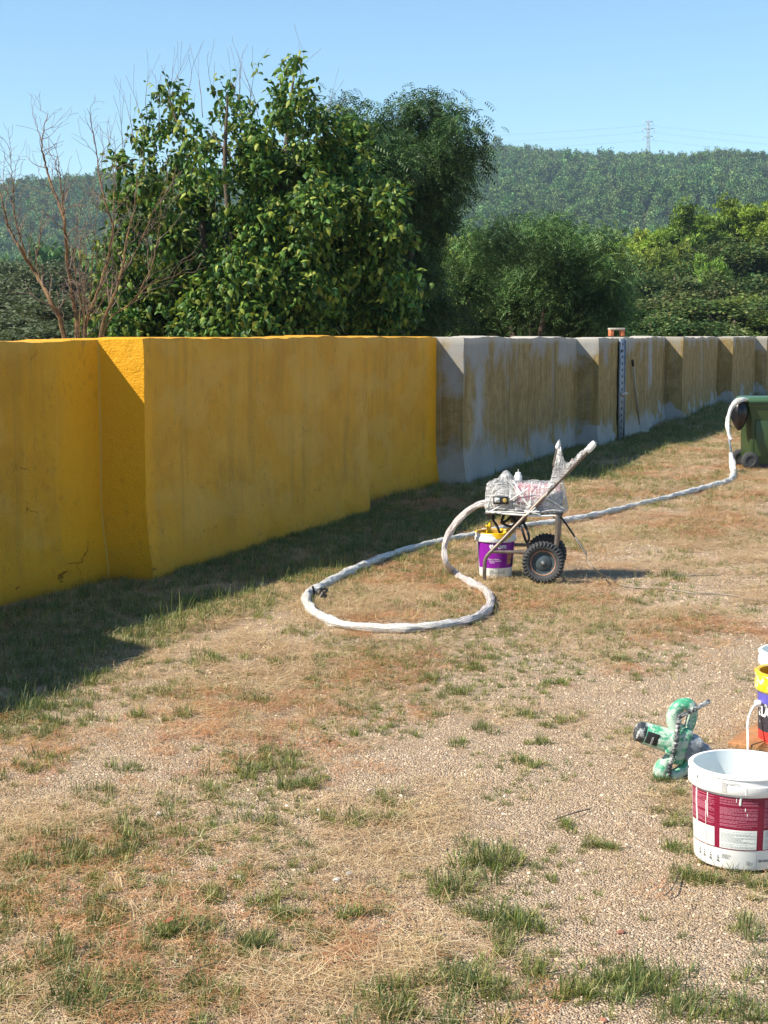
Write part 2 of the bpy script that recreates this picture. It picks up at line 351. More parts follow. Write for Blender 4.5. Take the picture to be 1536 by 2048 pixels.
M_rust = simple('rusty_rim_edge', (.33, .18, .12), .7, .2, var=.4, scale=50)
M_silver = simple('silver_cap', (.6, .6, .6), .3, .9)
M_black = simple('black_rubber', (.02, .02, .022), .45, var=.3)
M_purple = simple('purple_label', (.22, .008, .30), .35, var=.06)
M_maroon = simple('maroon_label', (.20, .006, .034), .35, var=.1, scale=6)
M_pink = simple('pink_print', (.50, .17, .24), .5)
M_pale = simple('pale_print_panel', (.66, .69, .66), .5, var=.05)
M_ink = simple('dark_ink', (.10, .11, .11), .5)
M_yell = simple('wet_yellow_paint', (.85, .50, .01), .3, var=.12, scale=30)
M_blue = simple('violet_blue_label', (.10, .09, .42), .4)
M_blacklab = simple('black_label', (.02, .018, .03), .35)
M_red = simple('red_label', (.55, .03, .02), .35)
M_brick = simple('orange_brick', (.52, .16, .07), .9, var=.3, scale=30, bump=.4)
M_conc = simple('pale_mortar', (.42, .38, .32), .95, var=.25, scale=30, bump=.4)
M_board = simple('orange_board', (.36, .165, .065), .7, var=.25, scale=14, bump=.2)
M_bin = simple('green_bin_plastic', (.034, .066, .022), .45, var=.12, scale=5)
M_binlid = simple('green_bin_lid', (.05, .115, .055), .4, var=.12, scale=8)
M_stone = simple('pale_stone', (.62, .58, .52), .9, var=.2, scale=60, bump=.4)
M_pylon = simple('pylon_steel', (.42, .45, .47), .6, .3)
def film_material():
    s = NT('stretch_film'); co = s.n('TexCoord').outputs['Object']
    st = s.noise(s.mapping(co, (7, 7, 34)), 1.3, 4, .6, 1.4); st2 = s.noise(s.mapping(co, (30, 12, 9), (1, 2, 3)), 1.0, 4, .6, 2.0)
    st3 = s.noise(co, 14, 5, .6)
    s.set(s.p.inputs['Base Color'], s.ramp(st3, [(.35, (.82, .80, .80)), (.6, (.90, .90, .89))])); s.p.inputs['Roughness'].default_value = .12; s.p.inputs['Specular IOR Level'].default_value = .8
    s.set(s.p.inputs['Normal'], s.bump(st, 1.0, .03, s.bump(st2, 1.0, .03)))
    tr = s.n('BsdfTransparent'); k = s.math('ADD', s.maprange(st, .38, .66, .12, .6), s.maprange(st2, .42, .66, 0, .55), clamp=True)
    mx = s.n('MixShader', i0=k, i1=tr.outputs[0], i2=s.p.outputs[0]); s.t.links.new(mx.outputs[0], s.out.inputs[0]); return s.m
M_film = film_material()
def hose_material():
    s = NT('white_wrapped_film'); co = s.n('UVMap').outputs[0]
    w = s.noise(s.mapping(co, (14, 1.4, 1)), 1.0, 5, .65, .6); w2 = s.noise(s.mapping(co, (5, 5, 1), (3, 1, 0)), 1.0, 5, .6)
    pk = s.n('Attribute', _attribute_name='stripe').outputs['Fac']
    c = s.ramp(w, [(.3, (.55, .52, .47)), (.5, (.74, .72, .68)), (.7, (.86, .85, .81))]); c = s.mix(s.maprange(w2, .5, .7, 0, .7), c, (.48, .43, .35))
    c = s.mix(s.math('MULTIPLY', pk, s.maprange(s.n('TexWave', Scale=1.6, Distortion=2.0, Vector=s.mapping(co, (2.6, .35, 1))).outputs[1], .72, .85, 0, .8)), c, (.36, .2, .26))
    s.set(s.p.inputs['Base Color'], c); s.p.inputs['Roughness'].default_value = .28; s.p.inputs['Specular IOR Level'].default_value = .5
    s.set(s.p.inputs['Normal'], s.bump(w, 1.0, .02)); return s.m
M_hose = hose_material()
def splat(name, base, pale, thr=.55, dark=(.05, .06, .06)):
    s = NT(name); co = s.n('TexCoord').outputs['Object']; a = s.noise(co, 26, 8, .75); b = s.noise(co, 70, 6, .7)
    c = s.mix(s.maprange(b, .35, .7, 0, .6), base, tuple(min(1, q * 1.8 + .04) for q in base)); c = s.mix(s.maprange(a, thr, thr + .06, 0, .85), c, pale)
    s.set(s.p.inputs['Base Color'], c); s.p.inputs['Roughness'].default_value = .5; s.set(s.p.inputs['Normal'], s.bump(a, .4, .004)); return s.m
M_drill = splat('paint_spattered_green_plastic', (.035, .25, .135), (.48, .56, .48), .455)
M_drillblk = splat('paint_spattered_black_plastic', (.025, .03, .035), (.55, .57, .55), .51)
M_drillgrey = splat('paint_spattered_grey_metal', (.13, .16, .19), (.58, .6, .6), .50)
M_yellrim = splat('yellow_dripped_white_plastic', (.86, .50, .01), (.78, .78, .74), .52)
M_blkspl = splat('white_spattered_black_label', (.018, .016, .028), (.6, .6, .62), .6)
M_redspl = splat('spattered_red_label', (.50, .025, .02), (.6, .4, .38), .62)

# ------------------------------------------------------------------ ground sheet with knoll and hills
ridge_t = np.array([-.6, -.25, -.225, -.2, -.17, -.1, .0, .06, .10, .17, .25, .6])
ridge_e = np.array([.072, .081, .084, .094, .095, .101, .106, .1175, .1135, .1105, .1105, .104])
def H(x, y):
    x = np.asarray(x, float); y = np.asarray(y, float)
    near = (fbm(x * .9, y * .9, 3) - .5) * .03 * sst(60, 40, y)
    knoll = 6.2 * sst(9, 34, x) * sst(55, 118, y) * sst(240, 140, y)
    kn2 = 2.0 * sst(-2, -24, x) * sst(50, 110, y) * sst(240, 140, y)
    rz = np.interp(x / 1050, ridge_t, ridge_e) * 1050 - 3.5
    t = np.clip((y - 400) / 650, 0, 1); prof = np.where(y < 1050, .55 * t + .45 * t * t * (3 - 2 * t), 1 - .45 * sst(1050, 1500, y))
    gul = (fbm(x / 95 + 3, y / 170, 4) - .5) * 34 * sst(400, 520, y) * sst(1040, 900, y) + (vnoise(x / 14, y / 30) - .5) * 2.2 * sst(500, 700, y)
    return near + knoll + kn2 + np.where(y > 400, rz * prof, 0) + gul
def spaced(a, b, pts):
    """lines with a step that grows: pts = [(upto, step), ...]"""
    out = [a]; 
    for up, st in pts:
        while out[-1] < up - 1e-6: out.append(min(up, out[-1] + st))
    return out
ys = np.array(spaced(-30, 0, [(0, 2), (3, .3), (14, .07), (24, .15), (50, .5), (130, 3), (400, 12), (1100, 9), (1600, 50), (3000, 200)]))
xs = np.array(spaced(-1500, 0, [(-520, 70), (-150, 12), (-40, 6), (-8, 2), (-5, .4), (4, .07), (12, .2), (40, 2), (150, 6), (520, 12), (1500, 70)]))
GX, GY = np.meshgrid(xs, ys, indexing='ij')
xb_d = np.array([0, 3.9, 5.6, 7.5, 11, 17, 30, 60]); xb_x = np.array([-.6, -.5, -.3, .5, 1.7, 3.9, 8, 18])
def strawf(x, y):
    b = np.interp(y, xb_d, xb_x); f = sst(.9, -.9, (x - b) / (1 + .08 * y))
    n = fbm(x * 1.7 + 5, y * 1.1, 4)
    mid_ = sst(7.2, 9, y) * sst(40, 14, y)
    return np.clip(f * (.36 + .42 * mid_) + (n - .5) * 2.3 + .14, 0, 1)
gz = H(GX, GY); v = np.stack([GX, GY, gz], -1).reshape(-1, 3); nx, ny = len(xs), len(ys)
i, j = np.meshgrid(np.arange(nx - 1), np.arange(ny - 1), indexing='ij')
f = np.stack([i * ny + j, (i + 1) * ny + j, (i + 1) * ny + j + 1, i * ny + j + 1], -1).reshape(-1, 4)
gm = mesh_np('ground', v, f, True)
at = gm.attributes.new('straw', 'FLOAT', 'POINT'); at.data.foreach_set('value', strawf(v[:, 0], v[:, 1]).astype(np.float32))
at = gm.attributes.new('wood', 'FLOAT', 'POINT'); at.data.foreach_set('value', sst(45, 70, v[:, 1]).astype(np.float32))
tag(ob('ground', gm, M_ground), kind='structure', label='dry gravelly ground with wooded hills behind')

# ------------------------------------------------------------------ the wall
g = lambda a, b: G(a, b)[:2]
P = dict(m0=np.array([-5.7, -.9]), m0b=np.array([-5.35, -.7]), m1=np.array([-4.45, 2.2]), m2=np.array([-4.12, 2.3]), m3=np.array([-2.62, 6.95]), m4=np.array([-2.93, 7.25]))
P1, P2 = g(207, 1160), g(296, 1149); P3 = g(735, 1026); P3b = g(734.5, 1003); P4, P5 = g(872, 970), g(926, 960)
P6 = g(1152, 894); P7 = g(1195, 889); P8 = g(1302, 861); P8b = g(1301, 852); P9 = g(1327, 840); P10 = g(1363, 835)
P11, P12 = g(1433, 806), g(1463, 804.5); P12b = g(1508, 794); P13 = g(1531, 792.5)
P2[1] = P1[1] - .05; P5[1] = P4[1] - .06; P7[1] = P6[1] - .06; P10[1] = P9[1] - .06; P12[1] = P11[1] - .06; P13[1] = P12b[1] - .06
for q, px in ((P2, 296), (P5, 926), (P7, 1195), (P10, 1363), (P12, 1463), (P13, 1531)):
    q[0] = (px - 768) / F * (q[1] * cp + 1.55 * sp)
P14 = P13 + np.array([2.0, 5.0]); P15 = P14 + np.array([.5, .0]); P16 = P15 + np.array([2.6, 6.2]); P17 = P16 + np.array([.5, .0]); P18 = P17 + np.array([6, 13.])
TH = np.array([-.36, .14])
def wall_section(name, pts, mat, s0, label, parent, end_cap=False):
    ring_z = np.concatenate([np.arange(-.12, 1.47, .04), [1.49, 1.51, 1.522, 1.53]]); n1 = len(ring_z)
    top = np.linspace(0, 1, 8)[1:-1]; V = []; UV = []; s = s0; cols = 0
    for a, b in zip(pts[:-1], pts[1:]):
        L = np.linalg.norm(b - a); k = max(2, int(L / (.05 if L < 6 else .2))); ts = np.linspace(0, 1, k + 1)
        if cols: ts = ts[1:]
        ts = ts if True else ts
        for t in ts:
            p = a + (b - a) * t; ss = s + L * t; col = []; uv = []
            d = (b - a) / L; nrm = np.array([d[1], -d[0]])
            for zi, z in enumerate(ring_z):
                inset = 0 if z < 1.5 else (z - 1.5) * .5
                col.append([*(p - nrm * 0 + TH * (inset)), z]); uv.append([ss, z])
            for q in top: col.append([*(p + TH * q), 1.535]); uv.append([ss, 1.535 + q * .3])
            col.append([*(p + TH), 1.52]); uv.append([ss, 1.86]); col.append([*(p + TH), -.12]); uv.append([ss, 3.4])
            V.append(col); UV.append(uv); cols += 1
        s += L
    V = np.array(V); m = V.shape[1]; fl = V.reshape(-1, 3); UVf = np.array(UV).reshape(-1, 2)
    x, y, z = fl.T; along = x * .36 + y * .93
    # hand-laid render: swells, trowel lumps, an uneven top
    dx = (fbm(along * .8, z * 1.3, 3) - .5) * .03 + (fbm(along * 5 + 9, z * 6, 3) - .5) * .014
    dz = ((fbm(along * .9 + 31, z * 0, 3) - .5) * .05 + (fbm(along * 6 + 3, z * 0, 2) - .5) * .016) * sst(1.2, 1.5, z)
    bot = sst(.35, .0, z) * (.02 + (fbm(along * 3, z * 5, 3) - .5) * .05)
    fl = fl + np.stack([dx * .93 + bot * .93, -dx * .36 - bot * .36, dz], -1)
    i, j = np.meshgrid(np.arange(cols - 1), np.arange(m - 1), indexing='ij')
    f = np.stack([i * m + j, (i + 1) * m + j, (i + 1) * m + j + 1, i * m + j + 1], -1).reshape(-1, 4)
    me = mesh_np(name, fl, f, True); uvl = me.uv_layers.new(name='UVMap')
    li = np.zeros(len(me.loops), np.int32); me.loops.foreach_get('vertex_index', li); uvl.data.foreach_set('uv', UVf[li].astype(np.float32).ravel())
    o = ob(name, me, mat, parent); me.set_sharp_from_angle(angle=R(50))
    if label: o['label'] = label
    return s
def along(a, b): return float(np.linalg.norm(P[b] - P[a])) if isinstance(a, str) else float(np.linalg.norm(b - a))
s_P1 = along('m0', 'm0b') + along('m0b', 'm1') + along('m1', 'm2') + along('m2', 'm3') + along('m3', 'm4') + along(P['m4'], P1)
s_P4 = s_P1 + along(P1, P2) + along(P2, P3) + along(P3, P3b) + along(P3b, P4); s_P5 = s_P4 + along(P4, P5); s_P6 = s_P5 + along(P5, P6); s_P7 = s_P6 + along(P6, P7); s_P8 = s_P7 + along(P7, P8)
def on_panel(px, py, a, b, sa):
    k = (px - 768) / F; d = b - a; t = (k * (a[1] * cp + 1.55 * sp) - a[0]) / (d[0] - k * d[1] * cp); yv = a[1] + d[1] * t; return sa + t * np.linalg.norm(d), A(px, py, yv)[2]
def patch(x0, y0, x1, y1, a, b, sa):
    u0, z1 = on_panel(x0, y0, a, b, sa); u1, z0 = on_panel(x1, y1, a, b, sa); return (u0, u1, z0, max(z1, z0 + .05))
PT = [patch(884, 660, 926, 780, P4, P5, s_P4), patch(866, 905, 930, 975, P4, P5, s_P4), patch(926, 660, 975, 725, P5, P6, s_P5), patch(948, 735, 966, 880, P5, P6, s_P5), patch(990, 660, 1018, 705, P5, P6, s_P5), patch(1115, 660, 1152, 722, P5, P6, s_P5), patch(1060, 660, 1090, 700, P5, P6, s_P5),
      patch(926, 900, 985, 990, P5, P6, s_P5), patch(985, 905, 1050, 980, P5, P6, s_P5), patch(1060, 878, 1100, 960, P5, P6, s_P5), patch(1110, 862, 1152, 940, P5, P6, s_P5), patch(1152, 660, 1195, 705, P6, P7, s_P6), patch(1206, 855, 1222, 900, P7, P8, s_P7), patch(1250, 660, 1262, 697, P7, P8, s_P7), patch(1294, 660, 1302, 770, P7, P8, s_P7), patch(1248, 842, 1302, 880, P7, P8, s_P7), patch(1195, 660, 1215, 690, P7, P8, s_P7)]
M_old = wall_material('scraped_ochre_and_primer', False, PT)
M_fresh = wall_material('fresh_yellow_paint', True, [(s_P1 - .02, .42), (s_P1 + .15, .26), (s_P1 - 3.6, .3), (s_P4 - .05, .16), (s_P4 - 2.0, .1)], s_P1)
wall = tag(empty('boundary_wall', (*P2, 0)), 'long stepped rendered wall, freshly yellow on the left and scraped grey-ochre on the right', 'wall')
wall_off = Vector((P2[0], P2[1], 0))
secs = [([P['m0'], P['m0b'], P['m1'], P['m2'], P['m3']], M_fresh, 'freshly painted yellow section'),
        ([P['m3'], P['m4'], P1], M_fresh, 'freshly painted yellow section at the left edge'),
        ([P1, P2, P3], M_fresh, 'freshly painted yellow section with a sunlit return'),
        ([P3, P3b, P4], M_fresh, 'set-back yellow section where the fresh paint ends'),
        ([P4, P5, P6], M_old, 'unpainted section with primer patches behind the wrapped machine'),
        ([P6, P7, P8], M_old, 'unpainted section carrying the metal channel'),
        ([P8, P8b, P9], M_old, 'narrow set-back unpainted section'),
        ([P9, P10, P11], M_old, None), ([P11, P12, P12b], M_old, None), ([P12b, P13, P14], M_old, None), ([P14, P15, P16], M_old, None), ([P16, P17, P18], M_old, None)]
s = 0
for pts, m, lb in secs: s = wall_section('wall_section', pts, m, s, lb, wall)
for c in wall.children: c.location = -wall_off

# ------------------------------------------------------------------ plants beyond the wall
def leaf_template(kind):
    if kind == 'broad':   # drooping heart, folded on the midrib
        v = np.array([[0, 0, 0], [.36, .16, -.13], [.27, .62, -.22], [0, 1.15, -.42], [-.27, .62, -.22], [-.36, .16, -.13], [0, .5, .05]])
        return v, [np.array([[0, 1, 6], [1, 2, 6], [2, 3, 6], [3, 4, 6], [4, 5, 6], [5, 0, 6]])]
    if kind == 'feather':
        V = []; Fc = []; n = 5
        for k in range(n):
            t = (k + .6) / n; y = t; z = -.35 * t * t; w = .36 * (1 - .55 * abs(t - .45)); d = .06
            for sgn in (-1, 1):
                b = len(V); V += [[0, y - d * .3, z], [sgn * w * .5, y + .02 - d, z - .05], [sgn * w, y + .09, z - .16], [sgn * w * .5, y + .02 + d, z - .05]]; Fc.append([b, b + 1, b + 2, b + 3])
        return np.array(V), [np.array(Fc)]
    if kind == 'small':
        return np.array([[0, 0, 0], [.35, .5, .06], [0, 1, -.12], [-.35, .5, .06]]), [np.array([[0, 1, 2, 3]])]
    if kind == 'needle':   # a puff of needles: crossed slivers
        V = []; Fc = []
        for k in range(5):
            a = k * 1.256; c, s_ = math.cos(a), math.sin(a); b = len(V)
            V += [[0, 0, 0], [c * .5 - s_ * .12, s_ * .5 + c * .12, .5], [c * .62, s_ * .62, .85], [c * .5 + s_ * .12, s_ * .5 - c * .12, .5]]; Fc.append([b, b + 1, b + 2, b + 3])
        return np.array(V), [np.array(Fc)]
def crown(blobs, n_clump, per, size, kind, rg, spread=.16, shell=.55, droop=.5, flat=1.0, jitter=.35, lobe=.3):
    """blobs: (x,y,z,r). leaves in small clumps on the outer part of each blob"""
    nb = []
    for (x, y, z, q) in blobs:      # every mass breaks up into smaller lobes with gaps between them
        if q < lobe: nb.append((x, y, z, q)); continue
        k = int(5 + 3.2 * min(3, q / lobe)); 
        for _ in range(k):
            dd_ = rg.normal(size=3); dd_ /= np.linalg.norm(dd_); rr_ = q * (.26 + .22 * rg.random()); p_ = np.array([x, y, z]) + dd_ * (q - rr_ * .75) * (.6 + .4 * rg.random()); nb.append((*p_, rr_))
    b = np.array(nb); w = b[:, 3] ** 2; idx = rg.choice(len(b), n_clump, p=w / w.sum())
    d = rg.normal(size=(n_clump, 3)); d /= np.linalg.norm(d, axis=1)[:, None]; d[:, 2] *= flat
    rad = b[idx, 3] * (shell + (1.05 - shell) * rg.random(n_clump) ** .6) * (1 + .25 * (rg.random(n_clump) - .5))
    c = b[idx, :3] + d * rad[:, None]
    p = np.repeat(c, per, 0) + rg.normal(size=(n_clump * per, 3)) * spread * np.array([1, 1, .8]); dd = np.repeat(d, per, 0)
    n = len(p); yaw = np.arctan2(dd[:, 1], dd[:, 0]) - math.pi / 2 + rg.normal(size=n) * .9
    pit = -droop + rg.normal(size=n) * jitter; roll = rg.normal(size=n) * .4
    sz = size * (.65 + .6 * rg.random(n)); M3 = rotz_batch(yaw) @ rotx_batch(pit)
    cr, sr = np.cos(roll), np.sin(roll); z0 = np.zeros(n); o1 = np.ones(n)
    RY = np.stack([np.stack([cr, z0, sr], -1), np.stack([z0, o1, z0], -1), np.stack([-sr, z0, cr], -1)], 1)
    M3 = (M3 @ RY) * sz[:, None, None]; tv, tf = leaf_template(kind); return scatter(tv, tf, M3, p)
def branchy(mb, p, d, L, r, depth, rg, up=.25, spread=.55, nsub=3, wob=.12, minr=.004, sides=6):
    k = 6; pts = [p]; dd = d / np.linalg.norm(d)
    for _ in range(k):
        dd = dd + rg.normal(size=3) * wob + np.array([0, 0, up / k]); dd /= np.linalg.norm(dd); pts.append(pts[-1] + dd * L / k)
    rad = np.linspace(r, max(minr, r * (.45 if depth else .2)), k + 1); mb.tube(pts, rad, max(3, sides - (0 if depth > 2 else 2)))
    if depth <= 0: return
    for q in range(nsub):
        t = rg.integers(2, k + 1) if q else k; ax = rg.normal(size=3); ax -= dd * np.dot(ax, dd); ax /= np.linalg.norm(ax) + 1e-9
        nd = dd + ax * spread * (.6 + .8 * rg.random()); branchy(mb, pts[t], nd, L * (.55 + .25 * rg.random()), rad[t] * .62, depth - 1, rg, up, spread, nsub, wob, minr, sides)
def px_blobs(lst, D, th, rg):
    out = []
    for (x, y, r) in lst:
        rr = r / F * D; q = A(x, y, D + (rg.random() - .5) * th); out.append((*q, rr))
    return out
rg = np.random.default_rng(11)
# 1 the tall broad-leaved tree
D1 = 24.0
B1 = [(590,118,16),(584,150,26),(566,175,22),(600,185,30),(575,215,42),(610,240,45),(545,235,35),(340,182,22),(322,200,24),(350,215,30),(372,215,20),(300,250,30),(330,265,34),(268,275,24),(375,262,30),
      (446,172,15),(462,190,22),(452,228,32),(478,262,36),(430,290,28),(500,225,22),(640,250,45),(690,262,40),(725,290,40),(650,330,75),(575,330,75),(500,345,60),(360,330,42),(300,330,40),(246,330,22),
      (232,318,12),(260,380,40),(235,395,22),(320,410,60),(400,410,50),(250,465,42),(222,475,20),(330,480,70),(430,480,85),(530,450,95),(630,430,95),(710,390,70),(730,470,70),(225,545,40),(215,590,30),
      (290,560,75),(390,580,85),(500,580,100),(610,560,100),(710,570,85),(255,630,50),(340,640,60),(450,650,60),(560,650,70),(670,650,70),(755,630,50),(770,540,40),
      (760,360,45),(775,420,50),(790,480,45),(800,560,40),(790,620,45),(215,500,30),(205,540,30),(200,610,32),(225,650,32),(195,650,25),(238,430,30),(430,360,38),(395,305,32),(415,400,45),(350,375,45),(300,385,42),(410,345,26),(520,290,45),(520,128,6),(378,162,6),(242,285,8),(452,150,5)]
t1 = tag(empty('broad_leaved_tree', (*A(520, 672, D1)[:2], 0)), 'tall tree with big drooping green leaves behind the yellow wall', 'tree')
b1 = px_blobs(B1, D1, 3.4, rg); back = [(x, y + 1.3, z, r) for x, y, z, r in b1 if r > .45]; b1 = b1 + back
low = [(x, y + .3, 1.0 + .1 * k, .8) for k, (x, y, z, r) in enumerate(b1[44:56])]; b1 = [q for q in b1]; b1 += low
off = np.array([*t1.location])
v, f = crown(b1, 8200, 8, .10, 'broad', rg, spread=.08, shell=.45, droop=.65, jitter=.8, lobe=.24); o = ob('crown', mesh_np('crown', v - off, f), M_leafA, t1)
mb = MB()
for k in range(7):
    tgt = A([340, 455, 590, 545, 660, 720, 280][k], [200, 190, 130, 300, 330, 300, 420][k], D1 + rg.normal() * .5) - off
    base = np.array([rg.normal() * .12, rg.normal() * .12, -.1]); mid = base * .6 + tgt * .4 + np.array([(tgt[0] - base[0]) * .15, 0, -.1]); c = crom([base, mid, base * .25 + tgt * .75 + rg.normal(size=3) * .08, tgt], 6)
    mb.tube(c, np.linspace(.10, .012, len(c)), 8)
    for t in range(6, len(c) - 4, 2): branchy(mb, c[t], np.array([rg.normal(), rg.normal(), .7]), .45, .012, 1, rg, wob=.1)
mb.build('trunk', M_bark, t1, True)
mb = MB()
for (x, y) in [(335,150),(322,140),(300,165),(275,210),(250,230),(285,190),(400,160),(372,140),(455,150),(470,140),(440,140),(500,150),(520,160),(600,110),(625,150),(650,190),(240,260),(365,190),(490,165),(310,185),(410,200),(345,140)]:
    p0 = A(x + rg.normal() * 4, y + 75, D1 + rg.normal() * .6) - off; branchy(mb, p0, np.array([rg.normal() * .22, rg.normal() * .2, 1.]), .62, .006, 1, rg, up=.1, spread=.35, wob=.07, minr=.0022, nsub=3)
tag(mb.build('bare_twigs', M_twig, t1), kind='stuff')
# 2 and 3: feathered trees
def big_tree(name, label, D, Bl, th, ncl, per, size, mat, basepx, topz, kind='feather', **kw):
    t = tag(empty(name, (*A(basepx, 672, D)[:2], 0)), label, 'tree'); off = np.array([*t.location]); bl = px_blobs(Bl, D, th, rg)
    bl += [(x, y + th * .5, z, r) for x, y, z, r in bl if r > .55]
    v, f = crown(bl, ncl, per, size, kind, rg, **kw); ob('crown', mesh_np('crown', v - off, f), mat, t); mb = MB()
    for k in range(7):
        b = sorted(bl[:len(Bl)], key=lambda q: -q[3])[k]; tgt = np.array(b[:3]) - off; base = np.array([rg.normal() * .1, rg.normal() * .1, -.1])
        c = crom([base, base * .6 + tgt * .4 + np.array([0, 0, .4]), tgt], 8); mb.tube(c, np.linspace(.15, .015, len(c)), 8)
    mb.build('trunk', M_bark, t, True); return t
B2 = [(852,205,22),(835,222,30),(875,225,38),(915,255,32),(940,275,18),(800,235,30),(770,262,28),(690,210,22),(662,215,18),(720,240,26),(745,270,30),(760,330,75),(860,290,60),(925,310,32),(845,350,70),(915,345,28),(830,420,75),(885,390,38),(875,430,28),(760,440,80),(835,480,50),(760,540,90),(830,560,55),(800,630,80),(870,630,50),(700,600,70),(950,300,10),(862,470,22)]
big_tree('feathery_tree', 'tall dark feathery-leaved tree just right of the big-leaved tree', 31.0, B2, 4.0, 7600, 4, .235, M_leafB, 800, 6, spread=.17, droop=.4, shell=.6, lobe=.45)
B3 = [(1080,472,32),(1045,470,26),(1110,470,30),(1140,485,36),(1185,510,44),(1000,485,36),(960,492,32),(925,515,32),(1225,560,28),(1238,600,22),(1210,610,40),(1215,530,26),(1100,540,75),(1000,560,75),(925,580,55),(1170,580,66),(1060,620,80),(960,640,60),(1160,640,60),(900,630,45),(1010,650,60),(1215,650,40)]
big_tree('round_tree', 'round dark green tree low behind the bare grey wall section', 38.0, B3, 5.5, 8200, 4, .25, M_leafC, 1070, 4, spread=.2, droop=.3, shell=.6, lobe=.55)
# 4 the bare tree with orange bark
D4 = 18.5; bt = tag(empty('bare_tree', (*A(165, 672, D4)[:2], 0)), 'leafless many-stemmed tree with orange-brown bark at the left', 'tree'); off = np.array([*bt.location])
stems = [([(150,690),(128,672),(100,600),(70,545),(42,500),(18,455),(4,400),(-8,330)], .062), ([(52,515),(32,440),(28,400),(24,350),(20,300)], .026), ([(162,690),(155,672),(146,600),(135,520),(128,440),(105,375),(90,325),(84,285),(94,230)], .056),
         ([(130,450),(125,400),(120,350),(112,290)], .03), ([(172,690),(170,672),(190,600),(210,540),(226,460),(215,420),(200,360),(192,300),(180,225)], .045), ([(226,460),(228,400),(232,340),(228,270)], .02),
         ([(180,690),(200,672),(225,600),(243,540),(255,470),(268,420),(275,350)], .042), ([(190,690),(205,672),(255,612),(300,570),(372,545)], .03), ([(270,600),(300,540),(315,480),(322,400)], .024), ([(180,640),(220,580),(262,520),(300,440),(330,370)], .026),
         ([(165,672),(168,600),(172,540),(170,480)], .024), ([(172,672),(180,590),(185,520),(190,460),(196,400)], .02), ([(158,672),(160,600),(150,540),(152,470),(160,430)], .022), ([(80,560),(72,520),(80,480),(84,440)], .024), ([(170,660),(165,560),(160,500),(168,455)], .022)]
mb = MB(); tw = MB()
for pts, r0 in stems:
    dep = D4 + rg.normal() * .25; w = np.array([A(x, y, dep + .03 * k * rg.normal()) for k, (x, y) in enumerate(pts)]) - off
    if pts[0][1] > 680: w[0] = [rg.normal() * .05, 0, .0]
    c = crom(w, 7); c += (rg.random(c.shape) - .5) * .015; rr = np.linspace(r0, max(.006, r0 * .14), len(c)); mb.tube(c, rr * (.58 if r0 > .03 else .42), 7)
    for t in range(4, len(c), 2):
        dcur = c[min(t + 1, len(c) - 1)] - c[t - 1]; dcur /= np.linalg.norm(dcur); nd = dcur * .8 + rg.normal(size=3) * np.array([.6, .5, .3]) + np.array([0, 0, .3])
        branchy(tw, c[t], nd, .16 + .26 * rg.random(), rr[t] * .22 + .0022, 1, rg, up=.3, spread=.7, wob=.2, minr=.0022, nsub=3, sides=5)
mb.build('trunk', M_lichen, bt, True); tag(tw.build('twigs', M_twig, bt), kind='stuff')
# 5 copies of a few mid-distance kinds
def proto(kind, seed):
    r = np.random.default_rng(seed); bl = []; H0 = 5.0
    if kind == 'pine':
        for k in range(26):
            z = 1.2 + 3.6 * (k / 26); w = 1.5 * math.sin(math.pi * min(1, .18 + .8 * (1 - (z - 1.2) / 3.7))) ** .8; a = r.random() * 6.28; q = w * math.sqrt(r.random()) * .95; bl.append((q * math.cos(a), q * math.sin(a), z + r.normal() * .15, .36 + .25 * r.random()))
        v, f = crown(bl, 1500, 2, .26, 'needle', r, spread=.13, shell=.5, droop=-.9, jitter=.5)
    else:
        for k in range(24):
            a = r.random() * 6.28; q = 1.9 * math.sqrt(r.random()); z = .9 + 3.3 * r.random() * (1 - .25 * (q / 1.9) ** 2); bl.append((q * math.cos(a), q * math.sin(a), z, .45 + .35 * r.random()))
        v, f = crown(bl, 2600, 5, .145, 'small', r, spread=.13, shell=.5, droop=.1, jitter=.8, lobe=.4)
    mb = MB(); mb.tube(crom([[0, 0, -.3], [.08, .03, 1.2], [-.05, 0, 2.6], [0, 0, 3.9]], 5), np.linspace(.13, .03, 16), 7)
    for k in range(7): branchy(mb, np.array([0, 0, 1 + .35 * k]), np.array([r.normal(), r.normal(), .5]), 1.2, .05, 1, r, nsub=2)
    zt = np.percentile(v[:, 2], 99.7)
    return mesh_np('crown', v / np.array([1, 1, 1]), f), mb.mesh('trunk', True), zt
protos = {}
for kd, mt in (('pine', M_pine), ('scrub', M_scrub), ('light', M_lightscrub), ('olive', M_olive)):
    L = []
    for sd in range(2):
        a, b, zt = proto('pine' if kd == 'pine' else 'scrub', 50 + sd + 10 * len(protos)); a.materials.append(mt); b.materials.append(M_bark); L.append((a, b, zt))
    protos[kd] = L
plants = []
def plant(kd, px, top, D, wf=1.0): plants.append((kd, px, top, D, wf))
for a in [(1403,412,115,1.25),(1352,452,119,1.3),(1312,462,121,1.3),(1275,478,126,1.3),(1240,480,130,1.4),(1462,425,118,1.3),(1497,398,117,1.3),(1540,405,114,1.3),(1580,410,112,1.2),(1418,512,84,.8),(1215,490,128,1.3),(1300,500,100,1.2),(1345,490,104,1.2),(890,468,112,1.5),(925,490,120,1.4),(1440,445,124,1.2)]: plant('pine', *a)
